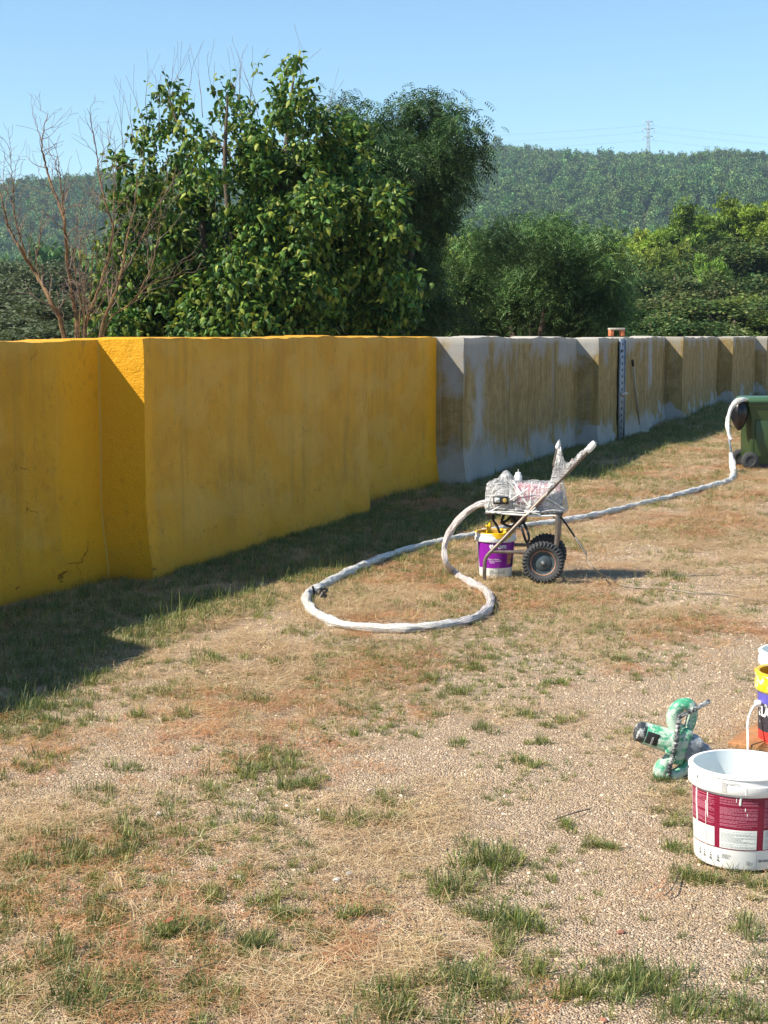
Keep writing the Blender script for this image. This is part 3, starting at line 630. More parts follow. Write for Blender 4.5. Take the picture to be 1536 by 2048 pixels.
for a in [(1262,522,95,1.3),(1310,548,88,1.6),(1350,540,90,1.6),(1390,528,92,1.5),(1455,495,92,1.6),(1500,482,94,1.7),(1545,490,90,1.7),(1430,560,70,1.5),(1475,545,74,1.5),(1520,535,72,1.6),(1270,590,60,1.5),(1325,585,62,1.6),(1375,600,60,1.6),(1420,600,62,1.5),(1300,625,48,1.5),(1355,628,50,1.5),(1250,630,50,1.4),
          (760,560,52,1.5),(690,580,50,1.5),(600,600,48,1.6),(900,600,55,1.5),(1000,600,60,1.6),(1120,600,60,1.6),(500,610,50,1.6),(400,600,52,1.6)]: plant('scrub', *a)
for a in [(1440,618,60,1.5),(1490,600,62,1.6),(1536,590,64,1.6),(1400,640,58,1.5),(1470,632,57,1.6),(1525,625,59,1.5),(1575,610,64,1.5)]: plant('light', *a)
for a in [(10,535,72,1.5),(62,522,78,1.4),(105,545,76,1.4),(150,548,80,1.5),(25,590,50,1.6),(75,592,48,1.6),(125,598,46,1.6),(180,590,50,1.6),(230,595,48,1.5),(-30,580,52,1.6),(280,600,50,1.5),(-10,630,40,1.5),(50,635,38,1.5),(110,640,36,1.5),(170,640,38,1.4)]: plant('olive', *a)
ordn = ['leftmost', 'second', 'third', 'fourth', 'fifth', 'sixth', 'seventh', 'eighth', 'ninth', 'tenth', 'eleventh', 'twelfth', 'thirteenth', 'fourteenth', 'fifteenth', 'sixteenth', 'seventeenth', 'eighteenth', 'nineteenth', 'twentieth', 'twenty-first', 'twenty-second', 'twenty-third', 'twenty-fourth', 'twenty-fifth', 'twenty-sixth']
info = {'pine': ('pine_tree', 'tree', 'lime green pine on the slope beyond the wall', 'lime green pines on the slope'), 'scrub': ('oak_scrub', 'shrub', 'dark dense scrub oak behind the grey wall', 'dark scrub oaks'),
        'light': ('leafy_bush', 'bush', 'lighter green bush right above the far wall end', 'light green bushes'), 'olive': ('olive_bush', 'bush', 'grey-green bush behind the bare tree', 'grey-green bushes at the left')}
for kd in protos:
    L = sorted([p for p in plants if p[0] == kd], key=lambda p: p[1]); nm, cat, lb, grp = info[kd]
    for k, (_, px, top, D, wf) in enumerate(L):
        q = A(px, top, D); gz0 = float(H(q[0], q[1])); hh = q[2] - gz0; cm, tm, zt = protos[kd][k % 2]; sc = hh / zt
        e = empty(nm, (q[0], q[1], gz0 - .05), rg.random() * 6.28); w = sc * wf * (1.0 if hh > 3.2 else 1.35); 
        bulk = max(w, .75); e.scale = (bulk, bulk, sc)
        tag(e, f'{lb}, {ordn[k] + (" from the left" if k else "")} of them', cat, grp)
        for n2, m2 in (('crown', cm), ('trunk', tm)):
            c = bpy.data.objects.new(n2, m2); COL.objects.link(c); c.parent = e

# ------------------------------------------------------------------ geometry-node scattering (only for stuff nobody could count)
def instancer(name, pts, eul, scl, idx, protos_, label, kind='stuff'):
    me = bpy.data.meshes.new(name); me.vertices.add(len(pts)); me.vertices.foreach_set('co', np.asarray(pts, np.float32).ravel())
    a = me.attributes.new('rot', 'FLOAT_VECTOR', 'POINT'); a.data.foreach_set('vector', np.asarray(eul, np.float32).ravel())
    a = me.attributes.new('scl', 'FLOAT_VECTOR', 'POINT'); a.data.foreach_set('vector', np.asarray(scl, np.float32).ravel())
    a = me.attributes.new('idx', 'INT', 'POINT'); a.data.foreach_set('value', np.asarray(idx, np.int32))
    o = ob(name, me); tag(o, label, kind=kind)
    ng = bpy.data.node_groups.new(name + '_nodes', 'GeometryNodeTree')
    ng.interface.new_socket('Geometry', in_out='INPUT', socket_type='NodeSocketGeometry'); ng.interface.new_socket('Geometry', in_out='OUTPUT', socket_type='NodeSocketGeometry')
    N = ng.nodes; Lk = ng.links; gi = N.new('NodeGroupInput'); go = N.new('NodeGroupOutput'); iop = N.new('GeometryNodeInstanceOnPoints'); jn = N.new('GeometryNodeJoinGeometry')
    for p in reversed(protos_):
        oi = N.new('GeometryNodeObjectInfo'); oi.inputs['Object'].default_value = p; oi.inputs['As Instance'].default_value = True; Lk.new(oi.outputs['Geometry'], jn.inputs[0])
    def na(nm, dt):
        q = N.new('GeometryNodeInputNamedAttribute'); q.data_type = dt; q.inputs['Name'].default_value = nm; return q.outputs['Attribute']
    e2r = N.new('FunctionNodeEulerToRotation'); Lk.new(na('rot', 'FLOAT_VECTOR'), e2r.inputs[0])
    m2p = N.new('GeometryNodeMeshToPoints'); Lk.new(gi.outputs[0], m2p.inputs[0])
    Lk.new(m2p.outputs[0], iop.inputs['Points']); Lk.new(jn.outputs[0], iop.inputs['Instance']); iop.inputs['Pick Instance'].default_value = True
    Lk.new(na('idx', 'INT'), iop.inputs['Instance Index']); Lk.new(e2r.outputs[0], iop.inputs['Rotation']); Lk.new(na('scl', 'FLOAT_VECTOR'), iop.inputs['Scale'])
    Lk.new(iop.outputs[0], go.inputs[0]); md = o.modifiers.new('scatter', 'NODES'); md.node_group = ng; return o
def hidden_proto(name, me, mat):
    me.materials.append(mat); return bpy.data.objects.new(name, me)
# far forest
fp = []
for sd in range(4):
    r = np.random.default_rng(90 + sd); bl = []
    for k in range(12):
        z = 1.2 + 5.0 * k / 12; w = 1.25 * (1 - (z - 1.2) / 5.8) ** .6; a = r.random() * 6.28; q = w * math.sqrt(r.random()); bl.append((q * math.cos(a), q * math.sin(a), z, .55 + .5 * r.random()))
    v, f = crown(bl, 150, 3, .62, 'small', r, spread=.2, shell=.6, droop=.0, jitter=.9, lobe=9); fp.append(hidden_proto('forest_tree', mesh_np('forest_tree', v, f), M_forest))
cand = []
yy = 150.0
while yy < 1075:
    step = 5.4; hw = yy * .33 + 6; n = int(2 * hw / step); x = np.linspace(-hw, hw, n) + rg.normal(size=n) * 1.6; y = yy + rg.normal(size=n) * 1.8
    keep = (fbm(x / 30, y / 40, 3) > .30); cand.append(np.stack([x, y], -1)[keep]); yy += step
c = np.concatenate(cand); z = H(c[:, 0], c[:, 1]) - .5; n = len(c); sc = (.95 + .6 * rg.random(n)) * (.9 + .25 * vnoise(c[:, 0] / 25, c[:, 1] / 25)); sc[rg.random(n) < .03] *= 1.3
instancer('distant_forest', np.column_stack([c, z]), np.column_stack([rg.normal(size=(n, 2)) * .05, rg.random(n) * 6.28]), np.column_stack([sc, sc, sc * (.85 + .35 * rg.random(n))]), rg.integers(0, 4, n), fp, 'pine forest covering the hazy hillside beyond the wall')

# ------------------------------------------------------------------ pylon and lines on the ridge
Dp = 1085.0; q = A(1289, 672, Dp); pz = float(H(q[0], Dp)); ptop = A(1289, 243, Dp)[2]; hp = ptop - pz
pyl = tag(empty('electricity_pylon', (q[0], Dp, pz)), 'lattice electricity pylon standing on the wooded ridge', 'pylon')
mb = MB(); wb, wt = 4.2, 1.5
def leg_at(sx, sy, t): w = (wb + (wt - wb) * min(1, t / .62)) / 2; return np.array([sx * w, sy * w, t * hp])
for sx in (-1, 1):
    for sy in (-1, 1): mb.tube([leg_at(sx, sy, 0), leg_at(sx, sy, .62), leg_at(sx, sy, 1)], .16, 4)
for k in range(12):
    t0, t1_ = k / 12, (k + 1) / 12
    for (a, b) in (((-1, -1), (1, -1)), ((-1, 1), (1, 1)), ((-1, -1), (-1, 1)), ((1, -1), (1, 1))):
        mb.tube([leg_at(*a, t0), leg_at(*b, t1_)], .09, 3); mb.tube([leg_at(*b, t0), leg_at(*a, t1_)], .09, 3)
mb.build('lattice_tower', M_pylon, pyl)
arm_z = [hp - .6, hp * 1.0 - 5.2, hp - 10.5]; arm_w = [3.2, 4.2, 3.4]
for z0, w in zip(arm_z, arm_w):
    mb = MB()
    for s_ in (-1, 1):
        for yy in (-.6, .6): mb.tube([[0, yy, z0 + .9], [s_ * w, 0, z0 + .5]], .12, 4); mb.tube([[0, yy, z0 - .3], [s_ * w, 0, z0 + .5]], .12, 4)
    mb.build('cross_arm', M_pylon, pyl)
    for s_ in (-1, 1): mb = MB(); mb.tube([[s_ * w, 0, z0 + .5], [s_ * w, 0, z0 - 1.9]], .16, 6); mb.build('insulator', M_pylon, pyl)
wl = ['upper', 'middle', 'lower']
for k, (z0, w) in enumerate(zip(arm_z, arm_w)):
    for s_ in (-1, 1):
        p0 = np.array([q[0] + s_ * w, Dp, pz + z0 - 1.9]); mb = MB(); sd = []
        for t in np.linspace(-1, 1, 41):
            dx = 330 * t; sag = -16 * (1 - (1 - abs(t)) ** 2) ; dyy = -s_ * 0 + 40 * t; sd.append(p0 + np.array([dx, dyy, sag]))
        mb.tube(sd, .035, 4); o = mb.build('power_line', M_pylon); tag(o, f'{wl[k]} power line from the {"left" if s_ < 0 else "right"} end of the pylon arm', 'power line', 'power lines on the pylon')

# ------------------------------------------------------------------ purple bucket, cart, hose
def bucket(root, rt, rb, h, rr, rh, m_out, m_rim, m_in, n=64, lip=.004):
    rf = lambda z: rb + (rt - rb) * np.asarray(z) / h
    mb = MB(); mb.lathe([(0, .006), (rb - .004, .004), (rb, .012), (rf(h - rh), h - rh), (rt, h - .002)], n); body = mb.build('bucket_body', m_out, root, True)
    mb = MB(); mb.lathe([(rt - .008, h - .001), (rb - .007, .015), (0, .012)], n); ins = mb.build('inside', m_in, root, True)
    mb = MB(); z1 = h - rh
    mb.lathe([(rf(z1) + .001, z1), (rr - .003, z1 + .001), (rr, z1 + .004), (rr, z1 + rh * .48), (rr - .0035, z1 + rh * .52), (rr - .003, z1 + rh * .8), (rr + .0005, z1 + rh * .84), (rr, h - .003), (rr - .003, h), (rt - .006, h), (rt - .008, h - .01)], n)
    for k in range(9):
        a = k * 2 * math.pi / 9 + .37; c_, s_ = math.cos(a), math.sin(a); mb.box((c_ * (rr + .0005), s_ * (rr + .0005), z1 + rh * .30), (.002, .0025, rh * .42), rotm((0, 0, a)))
    mb.build('rim', m_rim, root, True); return rf
def band(root, rf, z0, z1, a0, a1, mat, name='label', lift=.001, n=48):
    a = np.linspace(a0, a1, n); zs = np.linspace(z0, z1, 3); V = np.array([[(rf(z) + lift) * np.cos(t), (rf(z) + lift) * np.sin(t), z] for z in zs for t in a])
    i, j = np.meshgrid(np.arange(2), np.arange(n - 1), indexing='ij'); f = np.stack([i * n + j, i * n + j + 1, (i + 1) * n + j + 1, (i + 1) * n + j], -1).reshape(-1, 4)
    return ob(name, mesh_np(name, V, f, True), mat, root)
def dashes(mb, rf, a0, a1, z0, z1, lines, hgt, rg, lift=.0018, fill=1.0, dens=.85):
    for k in range(lines):
        z = z1 - (z1 - z0) * (k + .5) / lines
        if rg.random() > dens: continue
        end = a1 if rg.random() < .6 else a0 + (a1 - a0) * (.35 + .6 * rg.random()); a = a0
        while a < end:
            w = (.004 + .010 * rg.random()) / rf(z); b = min(end, a + w); V = []
            for t in (a, b):
                for zz in (z - hgt / 2, z + hgt / 2): V.append([(rf(zz) + lift) * math.cos(t), (rf(zz) + lift) * math.sin(t), zz])
            mb.add(V, np.array([[0, 2, 3, 1]])); a = b + .0015 / rf(z)
FR = -math.pi / 2     # the side facing the camera
pb0 = G(991, 1153.5); pb = tag(empty('paint_bucket', (cx(991, pb0[1] + .03, .15), pb0[1] + .03, .0)), 'purple-labelled paint bucket with yellow paint under the wrapped machine', 'bucket')
rf = bucket(pb, .126, .106, .292, .134, .058, M_white, M_white, simple('yellow_smeared_inside', (.55, .33, .04), .5, var=.3, scale=20))
band(pb, rf, .068, .233, FR - 1.25, FR + 1.45, M_purple)
mb = MB(); wrap_text(mb, 'tkrom', .044, rf, FR - .40, .196, .0016); mb.build('brand_lettering', M_white, pb); mb = MB()
for k, (t, zz) in enumerate((('Pintura pl\u00e1stica', .122), ('interior exterior', .111), ('lavable', .100))): wrap_text(mb, t, .012, rf, FR - .50 + .05 * k, zz)
tag(mb.build('printed_text', M_white, pb), kind='stuff')
mb = MB(); wrap_text(mb, 'LISO', .013, rf, FR - .42, .045); wrap_text(mb, 'BLANCO MATE', .012, rf, FR - .42, .032); wrap_text(mb, '15 L', .012, rf, FR - .42, .018); dashes(mb, rf, FR + .38, FR + .55, .015, .052, 7, .002, rg); tag(mb.build('ink_text', M_ink, pb), kind='stuff')
band(pb, rf, .09, .16, FR + .62, FR + 1.0, simple('skin_tone_print', (.42, .18, .12), .5, var=.5, scale=60), 'printed_picture', .002)
band(pb, rf, .075, .13, FR + .95, FR + 1.25, simple('dark_blue_print', (.03, .03, .10), .5, var=.5, scale=60), 'printed_picture', .002)
def drip(parent, rr, z_top, z_bot, a0, a1, mat, name='paint_drip'):
    n = 14; V = []; a = np.linspace(a0, a1, n); zb = z_top - (z_top - z_bot) * np.sin(np.linspace(0, math.pi, n)) ** .8 * (.55 + .45 * np.random.default_rng(3).random(n))
    for t, b in zip(a, zb):
        V += [[(rr + .0018) * math.cos(t), (rr + .0018) * math.sin(t), z_top], [(rr + .0018) * math.cos(t), (rr + .0018) * math.sin(t), b]]
    f = np.array([[2 * k, 2 * k + 1, 2 * k + 3, 2 * k + 2] for k in range(n - 1)]); return ob(name, mesh_np(name, V, f, True), mat, parent)
drip(pb, .1342, .291, .236, FR - .25, FR + .85, M_yell)
mb = MB(); mb.lathe([(.1335, .288), (.136, .292), (.132, .2955), (.1225, .2945), (.118, .282)], 48); 
mb.build('paint_film_on_rim', M_yell, pb, True)
mb = MB(); 
for (x, y, a, hh) in ((-.052, -.03, .1, .075), (-.025, -.045, -.35, .06), (.02, -.03, .2, .035), (.055, .0, .3, .03)):
    pts = crom([[x, y, .24], [x + a * .03, y, .28], [x + a * .08, y - .005, .28 + hh * .7], [x + a * .12, y, .29 + hh * .85]], 4); mb.tube(pts, np.linspace(.024, .004, len(pts)), 7)
mb.lathe([(0, .2), (.110, .2)], 24); mb.build('yellow_paint_lumps', M_yell, pb, True)

# cart: local x = towards the handles, y = away from the camera, origin on the ground between the wheels
wn0, wf0 = G(1086, 1167), G(1092, 1148); ang = -math.atan2(wf0[0] - wn0[0], wf0[1] - wn0[1]); W2 = .20
cc = (wn0 + wf0) / 2; cart = tag(empty('paint_sprayer', (cc[0], cc[1], 0), ang), 'two-wheeled paint spraying machine wrapped in clear film above the purple bucket', 'machine')
YN = -W2 + .03
def wheel(y):
    mb = MB(); mb.lathe([(0, -.012), (.045, -.014), (.055, -.006), (.068, -.008), (.074, -.02), (.078, -.024)], 40, 'y', (0, y, .134)); mb.lathe([(.078, .024), (.07, .02), (.0, .012)], 40, 'y', (0, y, .134)); w = mb.build('wheel', M_hub, cart, True)
    mb = MB(); mb.lathe([(.074, -.022), (.079, -.0262), (.083, -.022), (.081, -.018)], 40, 'y', (0, y, .134)); mb.build('rim_edge', M_rust, w, True)
    mb = MB(); mb.lathe([(0, -.034), (.008, -.033), (.013, -.026), (.014, -.012)], 20, 'y', (0, y, .134)); mb.build('hub_cap', M_silver, w, True)
    mb = MB(); mb.lathe([(.080, -.022), (.090, -.034), (.106, -.038), (.118, -.034), (.125, -.022), (.127, 0), (.125, .022), (.118, .034), (.106, .038), (.09, .034), (.08, .022)], 60, 'y', (0, y, .134))
    for k in range(34):
        for sd in (-1, 1):
            a = (k + (.5 if sd > 0 else 0)) * 2 * math.pi / 34; ca, sa = math.cos(a), math.sin(a); rm = rotm((0, -a, 0))
            mb.box((ca * .126, y + sd * .021, .134 + sa * .126), (.013, .027, .0115), rm); mb.box((ca * .116, y + sd * .034, .134 + sa * .116), (.02, .011, .0105), rm)
    mb.build('tyre', M_rubber, w, False); return w
wheel(-W2 + .0); wheel(W2)
mb = MB(); mb.tube([[0, -W2, .134], [0, W2, .134]], .010, 10); mb.build('axle', M_steel, cart, True)
def sideframe(y, full=True):
    mb = MB(); ptop = [.300, y, .874] if full else [.17, y, .76]
    c = [ptop, [.1, y, .657], [-.1, y, .441], [-.30, y, .224], [-.345, y, .178], [-.366, y, .145], [-.372, y, .10], [-.372, y, .0]]
    mb.tube(crom(c, 4), .0125, 12); return mb.build('side_tube', M_steel, cart, True)
sideframe(YN); sideframe(-YN, False)
for y in (YN, -YN):
    mb = MB(); mb.tube([[-.325, y, .193], [-.03, y, .193], [0.0, y, .175]], .0115, 10); mb.build('lower_bar', M_steel, cart, True)
    mb = MB(); mb.tube(crom([[.06, y + .01, .425], [.085, y, .41], [.083, y, .30], [.07, y, .2], [.03, y, .155]], 4), .0145, 10); mb.build('rear_post', M_steel, cart, True)
mb = MB(); mb.box((-.13, 0, .432), (.49, .30, .012)); 
mb.build('platform', simple('dark_platform', (.09, .08, .07), .6, .4), cart)
# machine under the film
mb = MB(); mb.box((-.27, 0, .52), (.14, .22, .15), bev=.02); mb.build('pump_block', simple('pump_grey', (.35, .33, .30), .4, .5), cart)
mb = MB(); mb.lathe([(0, -.17), (.07, -.165), (.08, -.14), (.08, .10), (.07, .125), (0, .13)], 28, 'x', (-.03, 0, .535)); mb.build('motor', simple('pinkish_red_cover', (.50, .13, .17), .4, var=.2), cart, True)
mb = MB(); mb.box((.05, 0, .51), (.12, .2, .12), bev=.02); mb.build('rear_cover', simple('dark_grey_cover', (.18, .18, .20), .4), cart)
mb = MB(); mb.lathe([(0, 0), (.024, 0), (.025, .03), (.018, .038), (.017, .052), (0, .055)], 20, 'z', (-.178, .04, .628)); mb.lathe([(.002, 0), (.002, .02)], 6, 'z', (-.178, .04, .68)); mb.build('white_cap', M_whitedirty, cart, True)
# the film itself
def film():
    mb = MB(); st = 46; n = 56; V = []; r = np.random.default_rng(5)
    xs_ = np.linspace(-.375, .135, st)
    prof_x = [-.375, -.365, -.33, -.30, -.27, -.245, -.21, -.18, -.1, 0, .04, .07, .10, .12, .135]; prof_z = [.605, .622, .638, .650, .688, .690, .650, .636, .628, .630, .640, .655, .650, .59, .50]
    bot_x = [-.375, -.36, -.2, .0, .1, .135]; bot_z = [.47, .436, .424, .420, .424, .44]
    for i_, x in enumerate(xs_):
        zt = np.interp(x, prof_x, prof_z); zb = np.interp(x, bot_x, bot_z); hw = .155 * (1 - .35 * abs((x + .12) / .26) ** 6) 
        th = np.arange(n) * 2 * math.pi / n; e = .42; cy = np.sign(np.cos(th)) * np.abs(np.cos(th)) ** e; cz = np.sign(np.sin(th)) * np.abs(np.sin(th)) ** e
        flare = 1 + .10 * (cz < -.7)
        bx = np.where((abs(x + .26) < .05), .5, 1.0)
        yy = cy * hw * flare * (1 - .28 * np.clip(cz, 0, 1)); zz = (zt + zb) / 2 + cz * (zt - zb) / 2
        if abs(x + .255) < .055: yy = np.where(zz > .64, yy * .55, yy)
        wr = (fbm(x * 40 + th * 3, zz * 55 + i_ * .2, 3) - .5) * .016
        sag = .012 * np.sin(x * 37 + 1) * np.cos(th * 2)
        V.append(np.stack([np.full(n, x) + (fbm(th * 6, zz * 30, 2) - .5) * .014 + np.where(cz < -.7, np.sign(x + .12) * .008, 0), yy * (1 + wr * 4) + wr, zz + sag * .4 + wr * .6], -1))
    V = np.concatenate(V); i, j = np.meshgrid(np.arange(st - 1), np.arange(n), indexing='ij')
    q = np.stack([i * n + j, i * n + (j + 1) % n, (i + 1) * n + (j + 1) % n, (i + 1) * n + j], -1).reshape(-1, 4); 
    caps = [[list(range(n))[::-1][k] for k in range(n)], [(st - 1) * n + k for k in range(n)]]
    mb.add(V, [q, np.array(caps)])
    # web of film rising to the hook and along the tube
    edge = crom([[.0, YN - .012, .54], [.04, YN - .005, .66], [.055, YN, .745], [.084, YN, .90], [.098, YN, .885], [.108, YN, .80], [.14, YN, .765], [.175, YN, .78], [.21, YN, .825], [.25, YN, .855], [.285, YN, .893], [.318, YN, .885]], 5)
    tube_ = np.array([[max(.0, .02 + .3 * k / (len(edge) - 1)), YN, 0] for k in range(len(edge))]); tube_[:, 2] = .55 + (tube_[:, 0] - .0) * 1.083 ; ns = 7; Vw = []
    for s_ in (-1, 1):
        for k in range(len(edge)):
            for t in np.linspace(0, 1, ns):
                p = edge[k] * (1 - t) + tube_[k] * t; bulge = .012 * math.sin(math.pi * t) + .015 * t; Vw.append(p + np.array([0, s_ * bulge + (r.random() - .5) * .004, (r.random() - .5) * .003]))
    Vw = np.array(Vw); m = len(edge)
    for s_ in (0, 1):
        i, j = np.meshgrid(np.arange(m - 1), np.arange(ns - 1), indexing='ij'); b = 0
        qq = np.stack([i * ns + j, (i + 1) * ns + j, (i + 1) * ns + j + 1, i * ns + j + 1], -1).reshape(-1, 4); mb.add(Vw[s_ * m * ns:(s_ + 1) * m * ns], qq)
    o = mb.build('stretch_film', M_film, cart, True)
    # tight folds and knots of film
    fb = MB()
    for a, b in (([-.26, -.14, .67], [-.09, -.165, .48]), ([-.09, -.165, .48], [-.08, -.13, .64]), ([-.35, -.15, .44], [-.10, -.165, .60]), ([-.33, -.16, .447], [-.02, -.175, .437]), ([-.2, -.14, .645], [-.13, -.165, .55]), ([-.02, -.16, .55], [.12, -.14, .47]), ([-.10, -.165, .50], [-.03, -.17, .44]), ([-.36, -.13, .47], [-.30, -.15, .62]), ([.0, -.17, .60], [.1, -.13, .66])):
        a, b = np.array(a), np.array(b); c = crom([a, (a + b) / 2 + r.normal(size=3) * .008, b], 6); fb.tube(c, .0022 + .0022 * r.random(len(c)), 5)
    for k in range(7): fb.tube(crom([[-.11 + .01 * r.normal(), YN - .014, .44 + .012 * r.normal()], [-.085, YN - .02, .452], [-.05 + .02 * r.normal(), YN - .012, .44 + .02 * r.normal()]], 4), .003, 5)
    # wrapped tube end and hook end
    fb.tube(crom([[.262, YN, .834], [.285, YN, .860], [.305, YN, .884], [.313, YN, .890]], 5), [.017, .018, .021, .020, .022, .020, .022, .021, .021, .020, .021, .020, .019, .016, .012, .006], 10)
    fb.tube(crom([[.078, YN, .845], [.081, YN, .87], [.085, YN, .90]], 4), [.006, .012, .014, .015, .013, .012, .008, .005, .002], 8)
    fb.tube(crom([[-.37, -.12, .44], [-.2, -.165, .432], [-.03, -.17, .425], [.1, -.14, .428]], 6), .007, 6)
    tag(fb.build('film_folds', M_whitedirty, cart, True), kind='stuff')
film()
mb = MB(); mb.tube(crom([[.112, YN, .690], [.075, YN, .715], [.056, YN, .745], [.066, YN, .80], [.083, YN, .885]], 5), .0075, 8); mb.build('gun_hook', M_steel, cart, True)
mb = MB(); mb.box((-.272, -.166, .520), (.098, .008, .050), bev=.003); pn = mb.build('control_panel', M_black, cart)
mb = MB(); mb.box((-.295, -.172, .521), (.032, .004, .030)); mb.box((-.302, -.1745, .519), (.010, .003, .018)); mb.build('display_label', M_pale, pn)
mb = MB(); mb.lathe([(0, -.008), (.012, -.006), (.014, 0)], 16, 'y', (-.247, -.171, .520)); mb.build('knob', simple('brass_knob', (.5, .35, .1), .4, .3), pn, True)
mb = MB()
for c in ([[-.26, -.04, .42], [-.27, -.07, .37], [-.22, -.08, .345], [-.15, -.06, .36], [-.12, -.02, .41]], [[-.33, 0, .42], [-.33, -.03, .38], [-.30, -.04, .33], [-.28, -.03, .27]], [[-.22, -.05, .42], [-.17, -.09, .36], [-.14, -.12, .33], [-.12, -.12, .27], [-.105, -.12, .25], [-.095, -.12, .28], [-.11, -.11, .33], [-.14, -.07, .38]], [[-.2, 0, .42], [-.24, -.05, .38], [-.28, -.05, .36]]): mb.tube(crom(c, 6), .0085, 8)
mb.build('suction_hose', M_black, cart, True)
M_crust = simple('paint_crusted_metal', (.12, .09, .08), .7, .2, var=.5, scale=60); mb = MB(); mb.box((-.17, 0, .395), (.10, .12, .06), bev=.01); mb.build('pump_foot', M_crust, cart); mb = MB(); mb.tube([[-.35, -.12, .425], [-.35, -.12, .405]], .014, 10); mb.build('bolt', M_crust, cart)

# the wrapped hose
def wrapped(name, pts, rad, label, stripe0=0, parent=None, seed=1):
    r = np.random.default_rng(seed); c = crom(pts, 14); L = np.concatenate([[0], np.cumsum(np.linalg.norm(np.diff(c, axis=0), axis=1))]); m = int(L[-1] / .018) + 2
    s_ = np.linspace(0, L[-1], m); p = np.stack([np.interp(s_, L, c[:, k]) for k in range(3)], -1); n = 14
    rr = np.interp(s_, np.linspace(0, L[-1], len(rad)), rad) * .93 * (1 + .5 * (fbm(s_ * 9, s_ * 0 + seed, 3) - .5)); th = np.arange(n) * 2 * math.pi / n
    rad2 = rr[:, None] * (1 + .10 * np.sin(th[None] * 2 + s_[:, None] * 16) + .07 * np.sin(th[None] * 5 - s_[:, None] * 23 + 3 * fbm(s_[:, None] * 5, th[None] * 0, 2)) + .2 * (fbm(s_[:, None] * 22, np.cos(th)[None] * 3 + 4, 2) - .5))
    mb = MB(); mb.tube(p, rad2, n); o = mb.build(name, M_hose, parent, True); me = o.data
    uv = np.zeros((m, n, 2)); uv[:, :, 0] = th[None] / 6.283; uv[:, :, 1] = s_[:, None] * 8; uvf = uv.reshape(-1, 2); lay = me.uv_layers.new(name='UVMap'); li = np.zeros(len(me.loops), np.int32); me.loops.foreach_get('vertex_index', li); lay.data.foreach_set('uv', uvf[li].astype(np.float32).ravel())
    at = me.attributes.new('stripe', 'FLOAT', 'POINT'); at.data.foreach_set('value', np.repeat((s_ < stripe0).astype(np.float32) + .0, n)); 
    if label: tag(o, label, 'hose')
    return o
def gp(px, py, up=.028): q = G(px, py + 6); q[2] = up; return q
hp_ = [A(975, 1006, 9.75), A(955, 1010, 9.75), A(930, 1027, 9.77), A(903, 1058, 9.8), A(889, 1095, 9.8), A(893, 1126, 9.76)] + [gp(*a) for a in [(908,1147),(938,1166),(968,1182),(981,1203),(972,1226),(942,1243),(890,1255),(820,1261),(740,1260),(685,1253),(648,1240),(621,1221),(612,1201),(620,1188),(650,1171),(690,1150),(740,1127),(800,1105),(860,1088),(910,1077),(950,1069),(1000,1058),(1060,1050),(1130,1041),(1200,1027),(1270,1010),(1340,993),(1400,977),(1445,965)]] + [G(1462, 958, .03), A(1467, 945, 17.3), A(1464, 925, 17.5), A(1462, 908, 17.6)]
wrapped('wrapped_hose', hp_, [.022, .024, .026, .027, .026, .027, .029, .029, .027, .024, .026, .024, .024, .025, .025, .026, .030, .032, .036, .034], 'white film-wrapped hose looping over the grass from the machine to the bin', 2.6, seed=1)
tag(wrapped('hose_over_bin', [A(1463, 880, 17.62), A(1459, 872, 17.65), A(1455, 850, 17.7), A(1457, 832, 17.75), A(1463, 815, 17.8), A(1474, 803, 17.85), A(1486, 799, 17.9), A(1497, 801, 17.95)], [.022, .026, .028, .024, .026, .03, .03, .02], None, seed=4), 'upper pinkish-white wrapped hose end draped over the bin', 'hose')
mb = MB(); mb.tube(crom([A(1462, 912, 17.6), A(1461, 897, 17.6), A(1458, 878, 17.63)], 4), .012, 8); tag(mb.build('hose_joint', M_grey, None, True), 'grey bare hose joint between the two wrapped lengths', 'hose')
mb = MB(); 
for k in range(9): 
    q = gp(641 + rg.normal() * 4, 1192 + rg.normal() * 4, .025 + .01 * rg.random()); mb.tube(crom([q, q + rg.normal(size=3) * .02, q + rg.normal(size=3) * .025], 3), .007, 5)
tag(mb.build('black_tape_knot', M_black, None, True), 'small black tape knot inside the bend of the hose', 'tape')
# cable
c1 = np.array([A(1118, 1029, 9.75), A(1135, 1052, 9.7), A(1155, 1082, 9.6), A(1172, 1108, 9.5)]); c2 = np.array([A(1172, 1108, 9.5), A(1175, 1122, 9.5), A(1190, 1138, 9.45)] + [gp(x, y, .008) for x, y in [(1212,1152),(1245,1167),(1290,1173),(1340,1175),(1385,1183),(1430,1184),(1470,1188),(1500,1195),(1540,1199),(1600,1204)]])
pc = tag(empty('power_cable', (c1[0][0], c1[0][1], 0)), 'thin power cable running from the machine to the right across the ground', 'cable'); po = np.array([*pc.location])
mb = MB(); mb.tube(crom(c1, 5) - po, .006, 6); mb.build('black_lead', M_black, pc, True); mb = MB(); mb.tube(crom(c2, 8) - po, .0042, 6); mb.build('grey_lead', simple('pale_cable', (.26, .225, .18), .6), pc, True)

